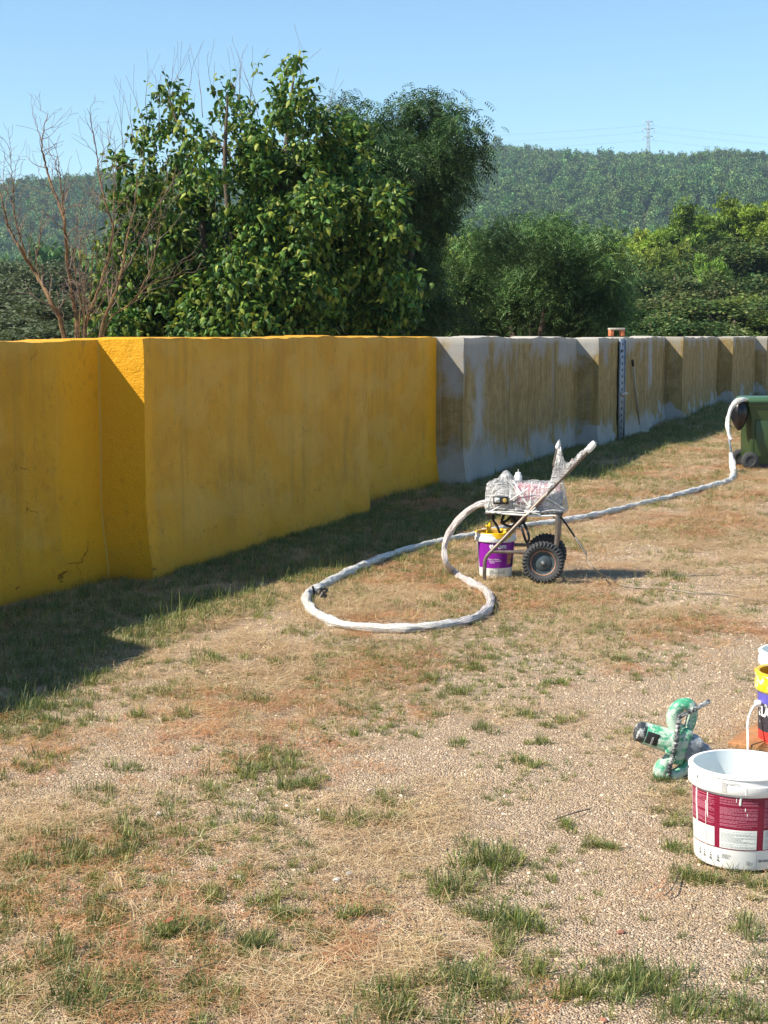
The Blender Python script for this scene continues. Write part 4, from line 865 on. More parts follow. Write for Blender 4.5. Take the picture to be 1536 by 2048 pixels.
# ------------------------------------------------------------------ wheelie bin with black sack
bb = G(1486, 939); bn = tag(empty('wheelie_bin', (bb[0] + .315, bb[1] + .28, 0), R(2)), 'green two-wheeled rubbish bin cut by the right edge of the picture', 'bin')
Hb = .80
def loft(rects, bev=.03, n=5):
    V = []
    for (cx_, cy_, w, d, z) in rects:
        for qx, qy, a0 in ((1, 1, 0), (-1, 1, 90), (-1, -1, 180), (1, -1, 270)):
            for k in range(n):
                a = R(a0 + 90 * k / (n - 1)); V.append([cx_ + qx * (w / 2 - bev) + bev * math.cos(a), cy_ + qy * (d / 2 - bev) + bev * math.sin(a), z])
    m = 4 * n; k = len(rects); i, j = np.meshgrid(np.arange(k - 1), np.arange(m), indexing='ij'); q = np.stack([i * m + j, i * m + (j + 1) % m, (i + 1) * m + (j + 1) % m, (i + 1) * m + j], -1).reshape(-1, 4)
    return V, [q, np.array([list(range(m))[::-1], [(k - 1) * m + x for x in range(m)]])]
mb = MB(); mb.add(*loft([(.02, 0, .46, .42, .06), (.01, 0, .48, .44, .12), (.01, 0, .50, .46, .6), (.0, 0, .52, .48, .66), (.0, 0, .54, .49, Hb - .07)])); mb.add(*loft([(0, 0, .56, .51, Hb - .075), (0, 0, .57, .52, Hb - .06), (0, 0, .57, .52, Hb - .02)]))
mb.box((-.02, -.243, .36), (.32, .012, .42), bev=.004); mb.box((.09, -.246, .66), (.06, .012, .10), bev=.004)
mb.build('bin_body', M_bin, bn, True)
mb = MB(); mb.add(*loft([(0, 0, .60, .55, Hb - .018), (0, 0, .61, .56, Hb), (0, 0, .58, .53, Hb + .03), (0, 0, .50, .46, Hb + .042)])); mb.build('lid', M_binlid, bn, True)
mb = MB(); mb.tube([[-.30, -.22, Hb - .03], [-.30, .22, Hb - .03]], .016, 8); mb.build('handle', M_binlid, bn, True)
for y in (-.23, .23):
    mb = MB(); mb.lathe([(0, -.02), (.05, -.022), (.055, -.03), (.088, -.03), (.1, -.02), (.1, .02), (.088, .03), (0, .02)], 28, 'y', (-.235, y, .10)); mb.build('wheel', M_rubber, bn, True)
mb = MB(); mb.box((.03, 0, .035), (.42, .40, .06), bev=.01); mb.box((-.20, 0, .12), (.06, .34, .10)); mb.build('base', M_black, bn)
V = []; n = 18; m = 14; r = np.random.default_rng(8)
ctr = A(1482, 829, 17.98)
for k in range(m + 1):
    t = k / m; z = .175 - .36 * t; w = .10 * math.sin(math.pi * min(1, .12 + t * .86)) ** .7
    for a in np.arange(n) * 2 * math.pi / n: V.append([math.cos(a) * w * (1 + .12 * (r.random() - .5)) - .02, math.sin(a) * w * 1.2 * (1 + .1 * (r.random() - .5)), z])
i, j = np.meshgrid(np.arange(m), np.arange(n), indexing='ij'); q = np.stack([i * n + j, i * n + (j + 1) % n, (i + 1) * n + (j + 1) % n, (i + 1) * n + j], -1).reshape(-1, 4)
o = ob('black_sack', mesh_np('black_sack', V, [q, np.array([list(range(n)), [m * n + x for x in range(n)][::-1]])], True), simple('black_sack_plastic', (.012, .012, .014), .3)); o.location = ctr; tag(o, 'bulging black sack hanging on the left side of the green bin', 'sack')

# ------------------------------------------------------------------ channel, block on the wall, leaning pole
dirw = (P8 - P7) / np.linalg.norm(P8 - P7); nrmw = np.array([dirw[1], -dirw[0]])
def wallpt(px):    # where the sight line over a pixel column meets the P7-P8 panel
    k = (px - 768) / F; d = P8 - P7
    t = (k * (P7[1] * cp + 1.55 * sp) - P7[0]) / (d[0] - k * d[1] * cp); return P7 + d * t
wp = wallpt(1237); ang_w = math.atan2(dirw[1], dirw[0])
ch = tag(empty('metal_channel', (*(wp + nrmw * .03), 0), ang_w), 'vertical grey-blue slotted metal channel fixed to the wall', 'post')
cw = .40    # along the wall; seen at a glancing angle
mb = MB(); mb.box((0, .0, .76), (cw, .006, 1.50)); mb.box((-cw / 2, -.010, .76), (.02, .02, 1.50)); mb.box((cw / 2, -.010, .76), (.02, .02, 1.50)); mb.build('channel_profile', M_grey, ch)
mb = MB()
for k in range(15): mb.box((.03, -.006, .10 + k * .095), (.07, .004, .035))
tag(mb.build('slots', simple('slot_dark', (.07, .08, .10), .8), ch), kind='stuff')
mb = MB(); mb.box((0, -.052, .70), (cw + .06, .012, .035)); mb.build('cross_strap', simple('pale_strap', (.42, .38, .33), .7), ch)
mb = MB(); mb.tube([[-.14, -.004, 1.33], [-.14, -.03, 1.33]], .022, 8); mb.build('bolt', M_black, ch)
tp = wallpt(1247) + TH * .35
bk = tag(empty('masonry_block', (*tp, 1.548), ang_w - R(60)), 'small bridge of two orange bricks under a mortar slab on the wall top', 'brick')
for s_ in (-1, 1): mb = MB(); mb.box((s_ * .085, 0, .046), (.055, .11, .09), bev=.005); mb.build('brick', M_brick, bk)
mb = MB(); mb.box((0, 0, .107), (.235, .13, .030), bev=.006); mb.build('slab', M_conc, bk)
b0 = G(1281, 868); t0_ = wallpt(1256); tpz = A(1256, 722, t0_[1])[2]
pl = tag(empty('roller_pole', (b0[0], b0[1], 0)), 'thin grey pole with black grip leaning against the wall right of the channel', 'pole'); tv_ = np.array([t0_[0] + nrmw[0] * .05 - b0[0], t0_[1] + nrmw[1] * .05 - b0[1], tpz])
mb = MB(); mb.tube([[0, 0, .03], tv_ * .95], .013, 8); mb.build('pole', simple('grey_pole', (.36, .34, .32), .5), pl); mb = MB(); mb.tube([tv_ * .94, tv_ * 1.01], .022, 8); mb.build('grip', M_black, pl)
mb = MB(); mb.tube([[-.10, -.05, .035], [.12, -.05, .045]], .028, 8); mb.tube([[0, 0, .05], [.02, -.05, .04]], .01, 6); mb.build('roller_head', M_conc, pl)

# ------------------------------------------------------------------ buckets at the right edge
mbk0 = G(1482, 1745); mk = tag(empty('paint_bucket', (cx(1483, mbk0[1] + .137, .2), mbk0[1] + .137, 0), R(0)), 'empty white bucket with maroon printed label in the right foreground', 'bucket', 'paint buckets')
HB = .288; rf = bucket(mk, .149, .136, HB, .1575, .058, M_white, M_white, M_inner, 96)
band(mk, rf, .065, HB - .064, FR - 1.6, FR + 1.35, M_maroon)
cols = [(FR - 1.55, FR - .78), (FR - .66, FR + .10), (FR + .24, FR + .98)]
mb = MB()
for k, (a0, a1) in enumerate(cols): dashes(mb, rf, a0, a1, .134, HB - .068, 34, .0013, rg, dens=.80)
tag(mb.build('fine_print', M_pink, mk), kind='stuff')
for (a0, a1) in cols: band(mk, rf, .068, .126, a0, a1, M_pale, 'white_print_panel', .0017, 20)
mb = MB()
for (a0, a1) in cols: dashes(mb, rf, a0 + .02, a1 - .02, .070, .124, 20, .0010, rg, lift=.0024)
tag(mb.build('panel_print', simple('grey_print', (.35, .37, .36), .5), mk), kind='stuff')
mb = MB(); wrap_text(mb, 'tkrom.com', .0125, rf, FR + .15, .030, .0002); wrap_text(mb, 'tkrom', .014, rf, FR + .62, .042, .0003)
for a0 in (FR + .66,): dashes(mb, rf, a0, a0 + .22, .012, .036, 7, .0013, rg, dens=1)
dashes(mb, rf, FR - .10, FR + .04, .020, .034, 4, .0013, rg, dens=1); dashes(mb, rf, FR - .62, FR - .42, .036, .050, 4, .0012, rg, dens=1)
for (a, z) in ((FR - 1.05, .040), (FR - .88, .038), (FR - .70, .036), (FR - 1.2, .042)):   # small hazard pictograms
    for dz_, w in ((.006, .004), (.0, .007), (-.006, .0045), (-.010, .009)):
        rr = rf(z) + .0018; aa, ab = a - w / 2 / .14, a + w / 2 / .14; mb.add([[rr * math.cos(t), rr * math.sin(t), zz] for t in (aa, ab) for zz in (z + dz_ - .0015, z + dz_ + .0015)], np.array([[0, 2, 3, 1]]))
rr = .1385
for a in (FR + .11, FR + .53):
    mb.add([[(rf(z) + .0018) * math.cos(t), (rf(z) + .0018) * math.sin(t), z] for t in (a, a + .004) for z in (.012, .055)], np.array([[0, 2, 3, 1]]))
tag(mb.build('ink_text', M_ink, mk), kind='stuff')
for (a, z0, z1, w) in ((FR - .33, .21, .222, .012), (FR - .16, .185, .194, .02), (FR - .12, .17, .178, .018), (FR + .34, .192, .2, .016), (FR + .93, .108, .175, .09), (FR - 1.0, .03, .2, .012)):
    band(mk, rf, z0, z1, a, a + w, M_whitedirty, 'paint_fleck', .003, 4)
mb = MB()
for a, w, zc, hh in ((FR - 1.22, .05, HB - .028, .026), (FR - .60, .10, HB - .034, .03), (FR - .48, .22, HB - .022, .004)):
    mb.add([[(.1585) * math.cos(t), (.1585) * math.sin(t), zz] for t in (a, a + w / 2, a + w) for zz in (zc - hh / 2, zc + hh / 2)], np.array([[0, 2, 3, 1], [2, 4, 5, 3]]))
tag(mb.build('rim_slots', simple('grey_slot', (.45, .44, .43), .6), mk), kind='stuff')
for (a, zt_, zb_, w) in ((FR - 1.3, HB - .058, .10, .02), (FR - .95, HB - .05, .15, .014), (FR - .25, HB - .058, .20, .022), (FR + .42, HB - .058, .17, .016), (FR + .8, HB - .056, .12, .02)):
    mb = MB(); zz_ = np.linspace(zt_, zb_, 9); mb.tube([[(rf(z) + .0012) * math.cos(a + .01 * math.sin(z * 60)), (rf(z) + .0012) * math.sin(a + .01 * math.sin(z * 60)), z] for z in zz_], [w * .16] * 7 + [w * .2, w * .08], 6); mb.build('paint_drip', M_whitedirty, mk, True)
# elastic paint bucket behind, with dripping yellow rim
q2 = G(1581, 1503); k2 = tag(empty('paint_bucket', (cx(1583, q2[1] + .1, .2), q2[1] + .10, 0)), 'black and blue labelled bucket with dripping yellow rim at the right edge', 'bucket', 'paint buckets')
rf = bucket(k2, .128, .118, .285, .1375, .070, M_white, M_yellrim, simple('yellow_paint_inside', (.50, .26, .01), .35, var=.25)); band(k2, rf, .17, .208, FR - 1.7, FR + 1.4, M_blue, 'blue_band'); band(k2, rf, .062, .17, FR - 1.7, FR + 1.4, M_blkspl, 'black_label'); band(k2, rf, .015, .062, FR - 1.7, FR + 1.4, M_redspl, 'red_band')
mb = MB(); wrap_text(mb, 'ELASTIC', .050, rf, FR - 1.50, .122, .0022, .002, .85); mb.build('white_lettering', M_white, k2)
mb = MB(); e0 = np.array([-.134, -.02, .165]); mb.tube(crom([e0 + [.01, 0, 0], e0 + [-.02, -.02, -.01], e0 + [-.045, -.05, -.05], e0 + [-.052, -.08, -.10], e0 + [-.060, -.12, -.155]], 6), .0045, 8); mb.lathe([(0, -.012), (.012, -.01), (.014, 0), (.012, .012), (0, .014)], 14, 'x', tuple(e0)); mb.build('bail_handle', M_whitedirty, k2, True)
mb = MB(); mb.lathe([(.1375, .279), (.1400, .284), (.135, .288), (.126, .287), (.121, .27)], 48); mb.build('yellow_paint_film', M_yell, k2, True)
q3 = G(1588, 1300, .275); k3 = tag(empty('paint_bucket', (q3[0], q3[1], 0)), 'white-rimmed maroon bucket rearmost at the right edge', 'bucket', 'paint buckets')
rf = bucket(k3, .133, .120, .275, .1415, .060, M_white, M_white, M_inner); band(k3, rf, .06, .21, FR - 1.7, FR + 1.3, M_maroon)
# orange board lying between the buckets
bd = G(1508, 1500); bo = MB(); bo.box((0, 0, .012), (.12, .34, .022), rotm((0, 0, R(-32))), bev=.003); o = bo.build('orange_board', M_board); o.location = (bd[0] + .045, bd[1] + .13, .004); tag(o, 'orange-brown board lying on the ground behind the white bucket', 'board')

# ------------------------------------------------------------------ mixing drill
dr0 = G(1345, 1563); dr = tag(empty('mixing_drill', (dr0[0], dr0[1] + .05, 0)), 'paint-spattered green mixing drill lying beside the maroon bucket', 'power tool'); off = np.array([*dr.location]); dd0 = dr0[1] + .05
D_ = lambda x, y, o=0.0: A(x, y, dd0 + o) - off
ax0, ax1, ax2 = D_(1272, 1461, -.01), D_(1345, 1484, 0), D_(1392, 1490, .02); 
def lathe_along(mb, a, b, prof, n=24):
    d = b - a; L = np.linalg.norm(d); Rm = np.array(Vector(d).to_track_quat('Z', 'Y').to_matrix()); m2 = MB(); m2.lathe([(r, t * L) for t, r in prof], n); v = np.concatenate(m2.v) @ Rm.T + a; mb.add(v, [x for x in (np.concatenate(a_) for a_ in m2.f.values())]); return mb
mb = lathe_along(MB(), ax0, ax1, [(.20, .036), (.22, .0385), (.9, .043), (.97, .046), (1, .040), (1.02, 0)]); mb.build('motor_housing', M_drill, dr, True)
mb = lathe_along(MB(), ax0, ax1, [(0, 0), (.0, .026), (.03, .034), (.2, .0375), (.22, .036)], 24); 
for k in range(10):
    a = k * .628; 
mb.build('end_cap', M_drillblk, dr, True)
dv = (ax1 - ax0) / np.linalg.norm(ax1 - ax0); upv = np.cross(np.array([0, 1., 0]), dv); upv = -upv if upv[2] < 0 else upv; Rm = np.stack([dv, np.cross(upv, dv), upv], 1)
cpl = ax0 + dv * .055 + np.array([0, -.0375, -.003]); mb = MB(); mb.box(cpl, (.046, .006, .042), Rm, bev=.002); lab = mb.build('name_plate', M_black, dr)
tm_ = text_mesh('MIXER', .010, .0004); vv = np.array([list(p.co) for p in tm_.vertices]); cx_ = vv[:, 0].mean(); tvx = (vv[:, 0] - cx_)[:, None] * upv + (vv[:, 1] - .004)[:, None] * (-dv) + cpl + np.array([0, -.0042, 0]) - vv[:, 2][:, None] * np.array([0, 1, 0])
m2 = MB(); m2.v.append(tvx); m2.n = len(tvx)
for p in tm_.polygons: m2.f.setdefault(len(p.vertices), []).append(np.array([list(p.vertices)]))
m2.build('plate_text', M_whitedirty, lab)
mb = MB(); mb.box(ax1 + dv * -.002, (.05, .085, .088), Rm, bev=.014); mb.box(ax1 + dv * .03, (.045, .085, .135), Rm, bev=.016); mb.build('gear_case', M_drill, dr, True)
mb = MB(); mb.box(ax1 + dv * .064 + upv * .002, (.07, .080, .092), Rm, bev=.016); mb.box(ax1 + dv * .112 + upv * -.006, (.05, .062, .068), Rm, bev=.012); lathe_along(mb, ax1 + dv * .10, ax1 + dv * .19, [(0, .018), (.5, .018), (.55, .012), (1, .012)], 14); mb.build('gearbox', M_drillgrey, dr, True)
mb = MB(); hp2 = crom([D_(1358, 1466), D_(1348, 1446), D_(1347, 1428), D_(1357, 1413), D_(1371, 1408), D_(1382, 1414), D_(1384, 1430), D_(1381, 1446), D_(1374, 1462, .01)], 6); mb.tube(hp2, np.interp(np.arange(len(hp2)), [0, 12, 26, len(hp2) - 1], [.026, .0235, .022, .018]), 14); mb.build('upper_handle', M_drill, dr, True)
mb = MB(); mb.tube(crom([D_(1352, 1505), D_(1335, 1522, -.01), D_(1322, 1540, -.02), D_(1326, 1549, -.02), D_(1342, 1551, -.02), D_(1360, 1544, -.01), D_(1378, 1525, 0)], 6), [.022] * 8 + [.028] * 14 + [.022] * 15, 14); mb.build('lower_handle', M_drill, dr, True)
mb = MB(); mb.box((D_(1362, 1432, -.03) + D_(1418, 1403, -.02)) / 2, (.118, .012, .014), np.array(Vector(D_(1418, 1403, -.02) - D_(1362, 1432, -.03)).to_track_quat('X', 'Z').to_matrix()), bev=.002); mb.build('side_bar', M_drillblk, dr)
cpts = crom([D_(1360, 1430, -.03), D_(1356, 1450, -.04), D_(1353, 1475, -.05), D_(1349, 1500, -.05), D_(1342, 1522, -.05), D_(1338, 1543, -.04), D_(1342, 1562, -.03)], 12)
rr = [.0075 + .0028 * (1 if (k // 2) % 2 else -.4) for k in range(len(cpts))]; mb = MB(); mb.tube(cpts, rr, 10); mb.build('cable_sleeve', M_drillblk, dr, False)
mb = MB(); mb.tube(crom([D_(1342, 1562, -.03), D_(1352, 1572, 0) * [1, 1, 0] + [0, 0, .01], D_(1375, 1570, .02) * [1, 1, 0] + [0, 0, .008], D_(1400, 1555, .05) * [1, 1, 0] + [0, 0, .008]], 6), .006, 8); mb.build('cable', M_drillblk, dr, True)

# ------------------------------------------------------------------ stones, twigs, dry leaf
def stone(px, py, w, mat, label, seed, nm='stone', cat='stone'):
    r = np.random.default_rng(seed); bm = bmesh.new(); bmesh.ops.create_icosphere(bm, subdivisions=2, radius=1)
    pl_ = [(r.normal(size=3), .6 + .25 * r.random()) for _ in range(7)]
    for vv in bm.verts:
        c = np.array(vv.co)
        for nn, dd in pl_:
            nn = nn / np.linalg.norm(nn); e = c @ nn
            if e > dd: c = c - nn * (e - dd)
        vv.co = Vector(c * np.array([1, .75, .55]) * w / 2)
    me = bpy.data.meshes.new(nm); bm.to_mesh(me); bm.free(); o = ob(nm, me, mat); p = G(px, py); o.location = (p[0], p[1], w * .16 + float(H(p[0], p[1]))); o.rotation_euler = (0, 0, r.random() * 6); tag(o, label, cat)
stone(673, 1762, .026, M_stone, 'whitish stone in the bare gravel, left one of a close pair', 1); stone(700, 1748, .026, simple('grey_stone', (.35, .36, .36), .9, var=.3, scale=80), 'grey stone just right of the whitish one on bare gravel', 2)
stone(474, 1759, .032, M_stone, 'flat white stone chip left of the grey and white stones', 3); stone(318, 1633, .026, M_stone, 'white stone chip in the straw at lower left', 4)
stone(574, 1614, .022, M_stone, 'pale stone beside grass in the lower middle', 5); stone(636, 1622, .022, M_stone, 'pale pinkish stone right of the middle grass patch', 6)
stone(537, 1795, .014, M_stone, 'tiny white stone below the flat white chip', 7); M_chip = simple('dull_brick', (.30, .13, .09), .95, var=.3, scale=60); stone(1242, 1862, .024, M_chip, 'small pink-red brick chip by a green weed', 8, 'brick_chip', 'brick chip'); stone(1207, 2040, .022, M_chip, 'orange brick chip at the bottom edge', 9, 'brick_chip', 'brick chip')
stone(310, 1083, .05, M_stone, 'grey stone in the shade at the foot of the yellow wall', 10)
mb = MB(); v = np.array([[-.02, 0, .004], [0, .012, .012], [.022, .002, .02], [.004, -.013, .008], [0, 0, .002]]); mb.add(v, np.array([[0, 4, 1], [1, 4, 2], [2, 4, 3], [3, 4, 0]])); o = mb.build('fallen_leaf', simple('red_leaf', (.26, .07, .03), .7)); p = G(333, 1857); o.location = (p[0], p[1], .012); tag(o, 'single red-brown fallen leaf at lower left', 'leaf')
mb = MB(); mb.tube(crom([G(875, 1908, .006), G(895, 1911, .012), G(925, 1919, .006)], 4), .004, 6); tag(mb.build('twig', M_lichen), 'short brown stick lying near the bottom middle', 'twig')
for k, (a, b, c_, lb) in enumerate([((350,1962),(400,1935),(455,1920),'thin dark twig in the bare gravel at lower left'), ((640,1932),(690,1920),(712,1912),'thin curved twig in the lower middle gravel'), ((1105,1640),(1150,1625),(1180,1618),'dark twig lying left of the maroon bucket'), ((1330,1790),(1345,1775),(1360,1740),'small dark twig just below the maroon bucket to its left')]):
    mb = MB(); mb.tube(crom([G(*a, .005), G(*b, .012), G(*c_, .004)], 5), .0022, 5); tag(mb.build('twig', M_bark), lb, 'twig')

# ------------------------------------------------------------------ grass, straw, pebbles
def blade_mesh(n, rad, h0, h1, lean, w, r, flat=False, segs=3, curl=.6):
    V = []; Fq = []; Ft = []
    for _ in range(n):
        a = r.random() * 6.28; q = rad * math.sqrt(r.random()); base = np.array([q * math.cos(a), q * math.sin(a), 0]); yaw = a + r.normal() * .8 if not flat else r.random() * 6.28
        d = np.array([math.cos(yaw), math.sin(yaw)]); L = h0 + (h1 - h0) * r.random(); el = (math.pi / 2 - abs(r.normal()) * lean) if not flat else r.random() * .25; side = np.array([-d[1], d[0], 0]); p = base.copy(); 
        if flat: p[2] = .002 + .012 * r.random()
        b = len(V); bend = curl * (r.random() * .9 + .1)
        for k in range(segs):
            ww = w * (1 - .55 * k / segs) * .5; V += [p - side * ww, p + side * ww]; p = p + np.array([d[0] * math.cos(el), d[1] * math.cos(el), math.sin(el)]) * L / segs; el -= bend / segs * (1.6 if not flat else .3); 
            if flat: yaw += r.normal() * .25; d = np.array([math.cos(yaw), math.sin(yaw)]); p[2] = max(.0015, p[2]); side = np.array([-d[1], d[0], 0])
        V.append(p)
        for k in range(segs - 1): Fq.append([b + 2 * k, b + 2 * k + 1, b + 2 * k + 3, b + 2 * k + 2])
        k = segs - 1; Ft.append([b + 2 * k, b + 2 * k + 1, b + 2 * segs])
    return mesh_np('blades', np.array(V), [np.array(Fq), np.array(Ft)])
r = np.random.default_rng(21)
tufts = [hidden_proto('tuft', blade_mesh(44, .03, .024, .068, .95, .0030, r), M_green) for _ in range(3)] + [hidden_proto('tuft', blade_mesh(38, .036, .024, .075, .85, .0030, r), M_greenblue) for _ in range(3)]
def join_me(a, b):
    pass
def stalks(n, rad, h0, h1, r, mat): return hidden_proto('stalks', blade_mesh(n, rad, h0, h1, .25, .0021, r, curl=.35, segs=4), mat)
stk = [stalks(5, .05, .05, .12, r, M_stalk), stalks(4, .05, .06, .14, r, M_green), stalks(6, .06, .04, .10, r, M_straw)]
straws = [hidden_proto('straw', blade_mesh(34, .085, .03, .12, 0, .0018, r, True), M_straw) for _ in range(4)] + [hidden_proto('straw', blade_mesh(34, .085, .02, .09, 0, .0018, r, True), M_rustneedle) for _ in range(2)]
def wall_x(y):
    ys_ = [2.2, 6.95, 7.0, 9.7, 10, P3[1], P3b[1], P4[1], P5[1] + .1, P6[1], P8[1], P11[1], P14[1], P18[1]]; xs_ = [-4.0, -2.55, -2.8, P1[0] + .05, P2[0] + .05, P3[0], P3b[0] + .05, P4[0] + .05, P5[0] + .05, P6[0], P8[0], P11[0], P14[0], P18[0]]
    return np.interp(y, ys_, xs_)
def field(n, y0, y1, margin=1.25):
    """random points on the visible ground, even per area"""
    n = int(n * 1.22); u = rg.random(n * 2); y = np.sqrt(y0 ** 2 + (y1 ** 2 - y0 ** 2) * u); x = (rg.random(n * 2) * 2.45 - 1) * y * .25 * margin; k = x > wall_x(y) + .02; return x[k][:n], y[k][:n]
pts = []; eul = []; scl = []; idx = []
def put(x, y, s_, i_, z=0.0, tilt=.12, sz=None):
    pts.append(np.column_stack([x, y, H(x, y) + z])); n = len(x); eul.append(np.column_stack([rg.normal(size=(n, 2)) * tilt, rg.random(n) * 6.28])); ss = np.broadcast_to(s_, (n,)); scl.append(np.column_stack([ss, ss, ss if sz is None else ss * sz])); idx.append(i_)
def flush(name, protos_, label):
    global pts, eul, scl, idx
    o = instancer(name, np.concatenate(pts), np.concatenate(eul), np.concatenate(scl), np.concatenate(idx), protos_, label); pts = []; eul = []; scl = []; idx = []; return o
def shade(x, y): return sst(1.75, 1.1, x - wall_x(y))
# straw litter
for (y0, y1, n, s0) in ((3.0, 8.0, 7600, .85), (8, 14, 16000, .95), (14, 26, 16000, 1.3), (26, 48, 9000, 2.0)):
    x, y = field(n, y0, y1); dens = np.clip(strawf(x, y) * 1.15 + .04, 0, 1); k = rg.random(len(x)) < dens; x, y = x[k], y[k]; n = len(x)
    rust = fbm(x * 1.3 + 40, y * 1.0 + 3, 3) > .52; put(x, y, s0 * (.6 + .7 * rg.random(n)), np.where(rust & (rg.random(n) < .7), 4 + rg.integers(0, 2, n), rg.integers(0, 4, n)), tilt=.06)
flush('dry_grass_litter', straws, 'dry straw and needles strewn over the ground')
# living grass: patches, then the single tufts read from the photograph
for (y0, y1, n, s0) in ((3.0, 8.0, 9500, .66), (8, 14, 15000, .76), (14, 26, 10000, 1.1), (26, 50, 6000, 1.8)):
    x, y = field(n, y0, y1); cl = fbm(x * 2.3 + 11, y * 1.5 + 7, 4); b = np.interp(y, xb_d, xb_x); left = sst(1.4, -1.0, (x - b) / (1 + .06 * y)); sh = shade(x, y)
    dens = sst(.42, .60, cl) * (.14 + .95 * left) + sh * .95 * sst(.36, .6, fbm(x * 1.4 + 2, y * 1.0, 3)) + sst(14, 20, y) * left * .25; k = rg.random(len(x)) < dens; x, y = x[k], y[k]; n = len(x); sh = sh[k]
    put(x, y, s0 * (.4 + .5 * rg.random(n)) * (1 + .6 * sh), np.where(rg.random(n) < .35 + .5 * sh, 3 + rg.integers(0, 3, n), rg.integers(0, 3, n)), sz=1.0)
TF = [(1235,1317,1),(1110,1365,.8),(948,1335,1),(1110,1442,1),(1048,1432,.9),(1045,1530,1),(970,1460,.9),(1070,1490,.7),(980,1310,.9),(930,1385,.8),(860,1362,.7),(1345,1240,.7),(1400,1243,.7),(1270,1205,.9),(1185,1265,.6),(1090,1455,.6),
      (1115,1225,.8),(910,1490,.8),(720,1822,.9),(1200,1685,.8),(1215,1690,.6),(1130,1650,.7),(600,1830,.7),(532,1885,.8),(220,1840,1.1),(90,1925,1.5),(200,1990,1.3),(180,2010,1.2),(120,1960,1),(345,1870,1.1),(320,1890,1.2),(370,1855,.8),(60,1740,1.3),(40,1690,1.3),
      (150,1720,1.2),(185,1715,1.1),(200,1590,.9),(250,1690,1.3),(290,1660,1.3),(260,1540,1),(520,1540,1.3),(560,1520,1.3),(480,1550,1.2),(400,1575,1.2),(515,1660,1),(600,1580,1),(620,1570,.9),(660,1640,.8),(90,1530,1.1),(20,1550,1.2),(330,1380,1),(520,1400,1.1),
      (440,1320,1.2),(410,1310,1.2),(380,1330,1),(350,1435,.9),(280,1440,1.2),(170,1440,1.2),(660,1320,.9),(620,1360,.8),(740,1320,.9),(770,1600,1.2),(720,1640,1),(780,1640,.8),(960,1720,1.5),(990,1700,1.4),(1020,1730,1.3),(880,1775,1.2),(900,1780,1),(1010,1840,1.4),(1040,1845,1.2),(950,1830,1.2),
      (1000,1890,.9),(920,1960,1.5),(960,1970,1.5),(1000,1980,1.3),(780,2020,1.5),(740,2030,1.4),(810,1990,1.1),(900,2030,1.2),(1220,1970,1.4),(1210,1950,1.2),(1240,1990,1.1),(1300,1960,1),(1340,1975,1.1),(1280,1945,1),(1080,1940,1),(1150,1990,.8),(1400,2020,1.3),(1480,2035,1.3),(1520,1960,1.1),(1500,1850,1),
      (1370,1745,.8),(1490,1770,1),(1440,1760,.8),(1530,1765,1),(1330,1590,.8),(1345,1640,.9),(1380,1660,.8),(1360,1700,.9),(1330,1565,.6),(1400,1755,.8),(455,1770,.8),(400,1790,.8),(430,1800,.6),(520,1810,.7),(560,1835,.7),(440,2000,.9),(640,1880,.6),(240,1960,1),(380,1960,.7),(480,1900,.6),
      (430,1920,.8),(290,1985,.9),(10,1820,1.1),(15,1990,1.2),(560,1325,.9),(640,1330,.7),(885,1150,.9),(900,1200,1.2),(870,1215,1.2),(930,1190,.9),(720,1195,.9),(790,1210,.8),(1430,1060,.8),(1200,1000,1),(1340,1150,1.1),(1350,1160,1),(1310,1155,.9),(1170,1085,.7),(1000,1180,.7),(1060,1180,.6)]
tx = []; ty = []; ts = []
for (px, py, s0) in TF:
    q = G(px, py); kk = 4 + int(4.5 * s0)
    for _ in range(kk): tx.append(q[0] + rg.normal() * .035 * s0); ty.append(q[1] + rg.normal() * .045 * s0); ts.append(s0 ** .5 * (.42 + .5 * rg.random()))
tx, ty, ts = map(np.array, (tx, ty, ts)); put(tx, ty, ts, rg.integers(0, 6, len(tx)))
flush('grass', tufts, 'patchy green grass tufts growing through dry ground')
# upright stalks
for (y0, y1, n, s0) in ((3.0, 8.0, 3200, .7), (8, 14, 6000, .85), (14, 26, 4200, 1.1), (26, 50, 2600, 1.6)):
    x, y = field(n, y0, y1); b = np.interp(y, xb_d, xb_x); left = sst(1.2, -1.0, (x - b) / (1 + .06 * y)); sh = shade(x, y); dens = (.08 + .75 * left) * sst(.42, .6, fbm(x * 2 + 30, y * 1.4, 3)) + .4 * sh; k = rg.random(len(x)) < dens; x, y = x[k], y[k]; n = len(x)
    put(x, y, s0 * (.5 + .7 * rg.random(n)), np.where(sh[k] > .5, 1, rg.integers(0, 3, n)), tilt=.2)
flush('grass_stalks', stk, 'thin yellowing grass stalks standing above the litter')
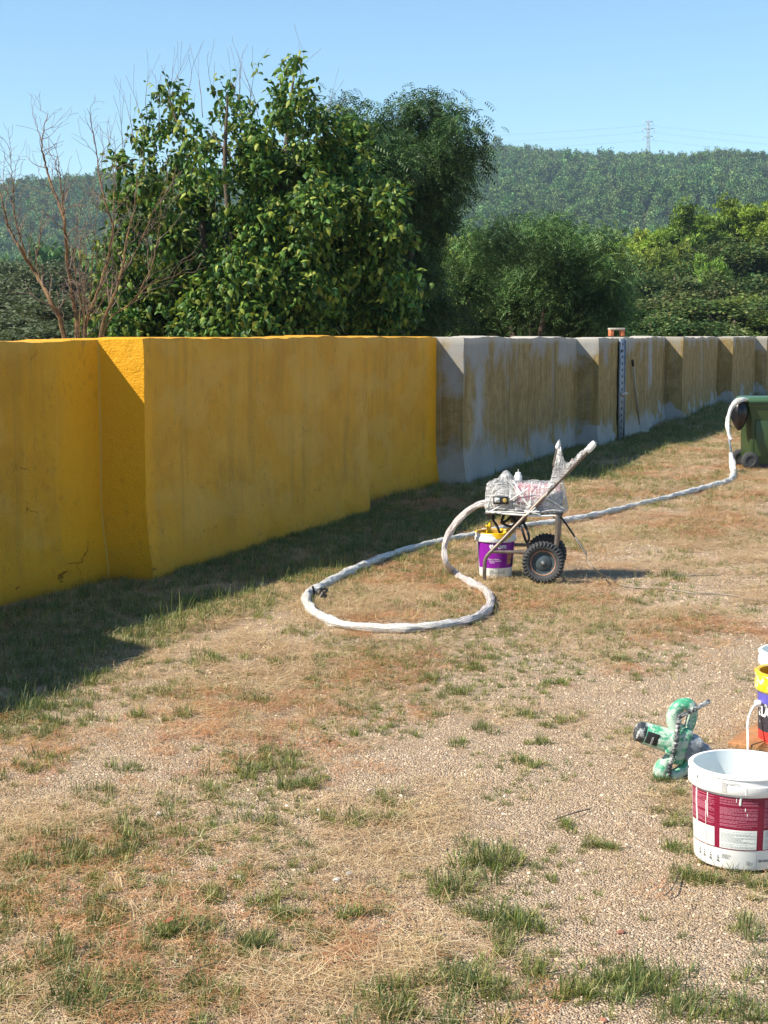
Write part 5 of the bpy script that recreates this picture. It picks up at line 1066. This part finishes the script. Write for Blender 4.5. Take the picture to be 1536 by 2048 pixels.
# pebbles
pv = []
for sd in range(4):
    rr_ = np.random.default_rng(60 + sd); bm = bmesh.new(); bmesh.ops.create_icosphere(bm, subdivisions=1, radius=1)
    for vv in bm.verts: vv.co = Vector(np.array(vv.co) * (1 + .35 * (rr_.random() - .5)) * np.array([1, .8, .6]))
    me = bpy.data.meshes.new('pebble'); bm.to_mesh(me); bm.free(); pv.append(me)
def pebmat():
    s = NT('gravel_stone'); oi = s.n('ObjectInfo').outputs['Random']; s.set(s.p.inputs['Base Color'], s.ramp(oi, [(0, (.20, .14, .09)), (.3, (.46, .335, .22)), (.65, (.56, .425, .29)), (.9, (.63, .50, .36)), (1, (.68, .60, .50))])); s.p.inputs['Roughness'].default_value = .95; return s.m
pmat = pebmat(); pebs = [hidden_proto('pebble', m_, pmat) for m_ in pv]
for (y0, y1, n, s0) in ((3.0, 6.5, 46000, .0025), (6.5, 12, 42000, .0036)):
    x, y = field(n, y0, y1, 1.15); k = rg.random(len(x)) < (.35 + .65 * (1 - strawf(x, y))); x, y = x[k], y[k]; n = len(x); put(x, y, s0 * (.5 + .9 * rg.random(n) ** 2.5 * 1.6), rg.integers(0, 4, n), z=.0005, tilt=.5)
for (y0, y1, n, s0) in ((3.0, 7, 5200, .0062), (7, 14, 6500, .0085), (14, 30, 6000, .013)):
    x, y = field(n, y0, y1, 1.15); n = len(x); put(x, y, s0 * (.5 + .9 * rg.random(n)), rg.integers(0, 4, n), z=-.001, tilt=.5, sz=.8)
flush('gravel', pebs, 'fine loose gravel on the bare ground')
# the tall tufts that stand out in the wall's shade
for (px, py, hpx, n, lb) in ((345,1262,80,46,'tall pale green grass clump standing at the edge of the wall shadow'), (190,1310,48,34,'dark grass clump in the wall shade left of the tall pale clump'), (35,1420,50,40,'dense dark grass clump in shade at the left edge'), (85,1300,50,30,'bluish grass clump in deep shade near the left edge'), (255,1215,42,7,'two or three lone pale stalks in the wall shade')):
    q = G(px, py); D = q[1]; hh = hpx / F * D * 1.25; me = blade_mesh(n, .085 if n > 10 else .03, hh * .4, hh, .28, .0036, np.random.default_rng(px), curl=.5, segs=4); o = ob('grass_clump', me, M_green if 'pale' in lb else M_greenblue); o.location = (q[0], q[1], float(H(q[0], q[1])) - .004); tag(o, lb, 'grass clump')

# ------------------------------------------------------------------ air between here and the hills
mb = MB(); mb.box((0, 560, 68.5), (1300, 1180, 143.0)); hz = mb.build('haze', None); hz.data.materials.clear(); s = NT('haze_air'); s.t.nodes.remove(s.p); vol = s.n('VolumePrincipled', Density=.00022); vol.inputs['Color'].default_value = (.62, .78, 1.0, 1); vol.inputs['Anisotropy'].default_value = .2
s.t.links.new(vol.outputs[0], s.out.inputs['Volume']); hz.data.materials.append(s.m); tag(hz, 'thin blue summer haze in the air towards the hills', kind='stuff')
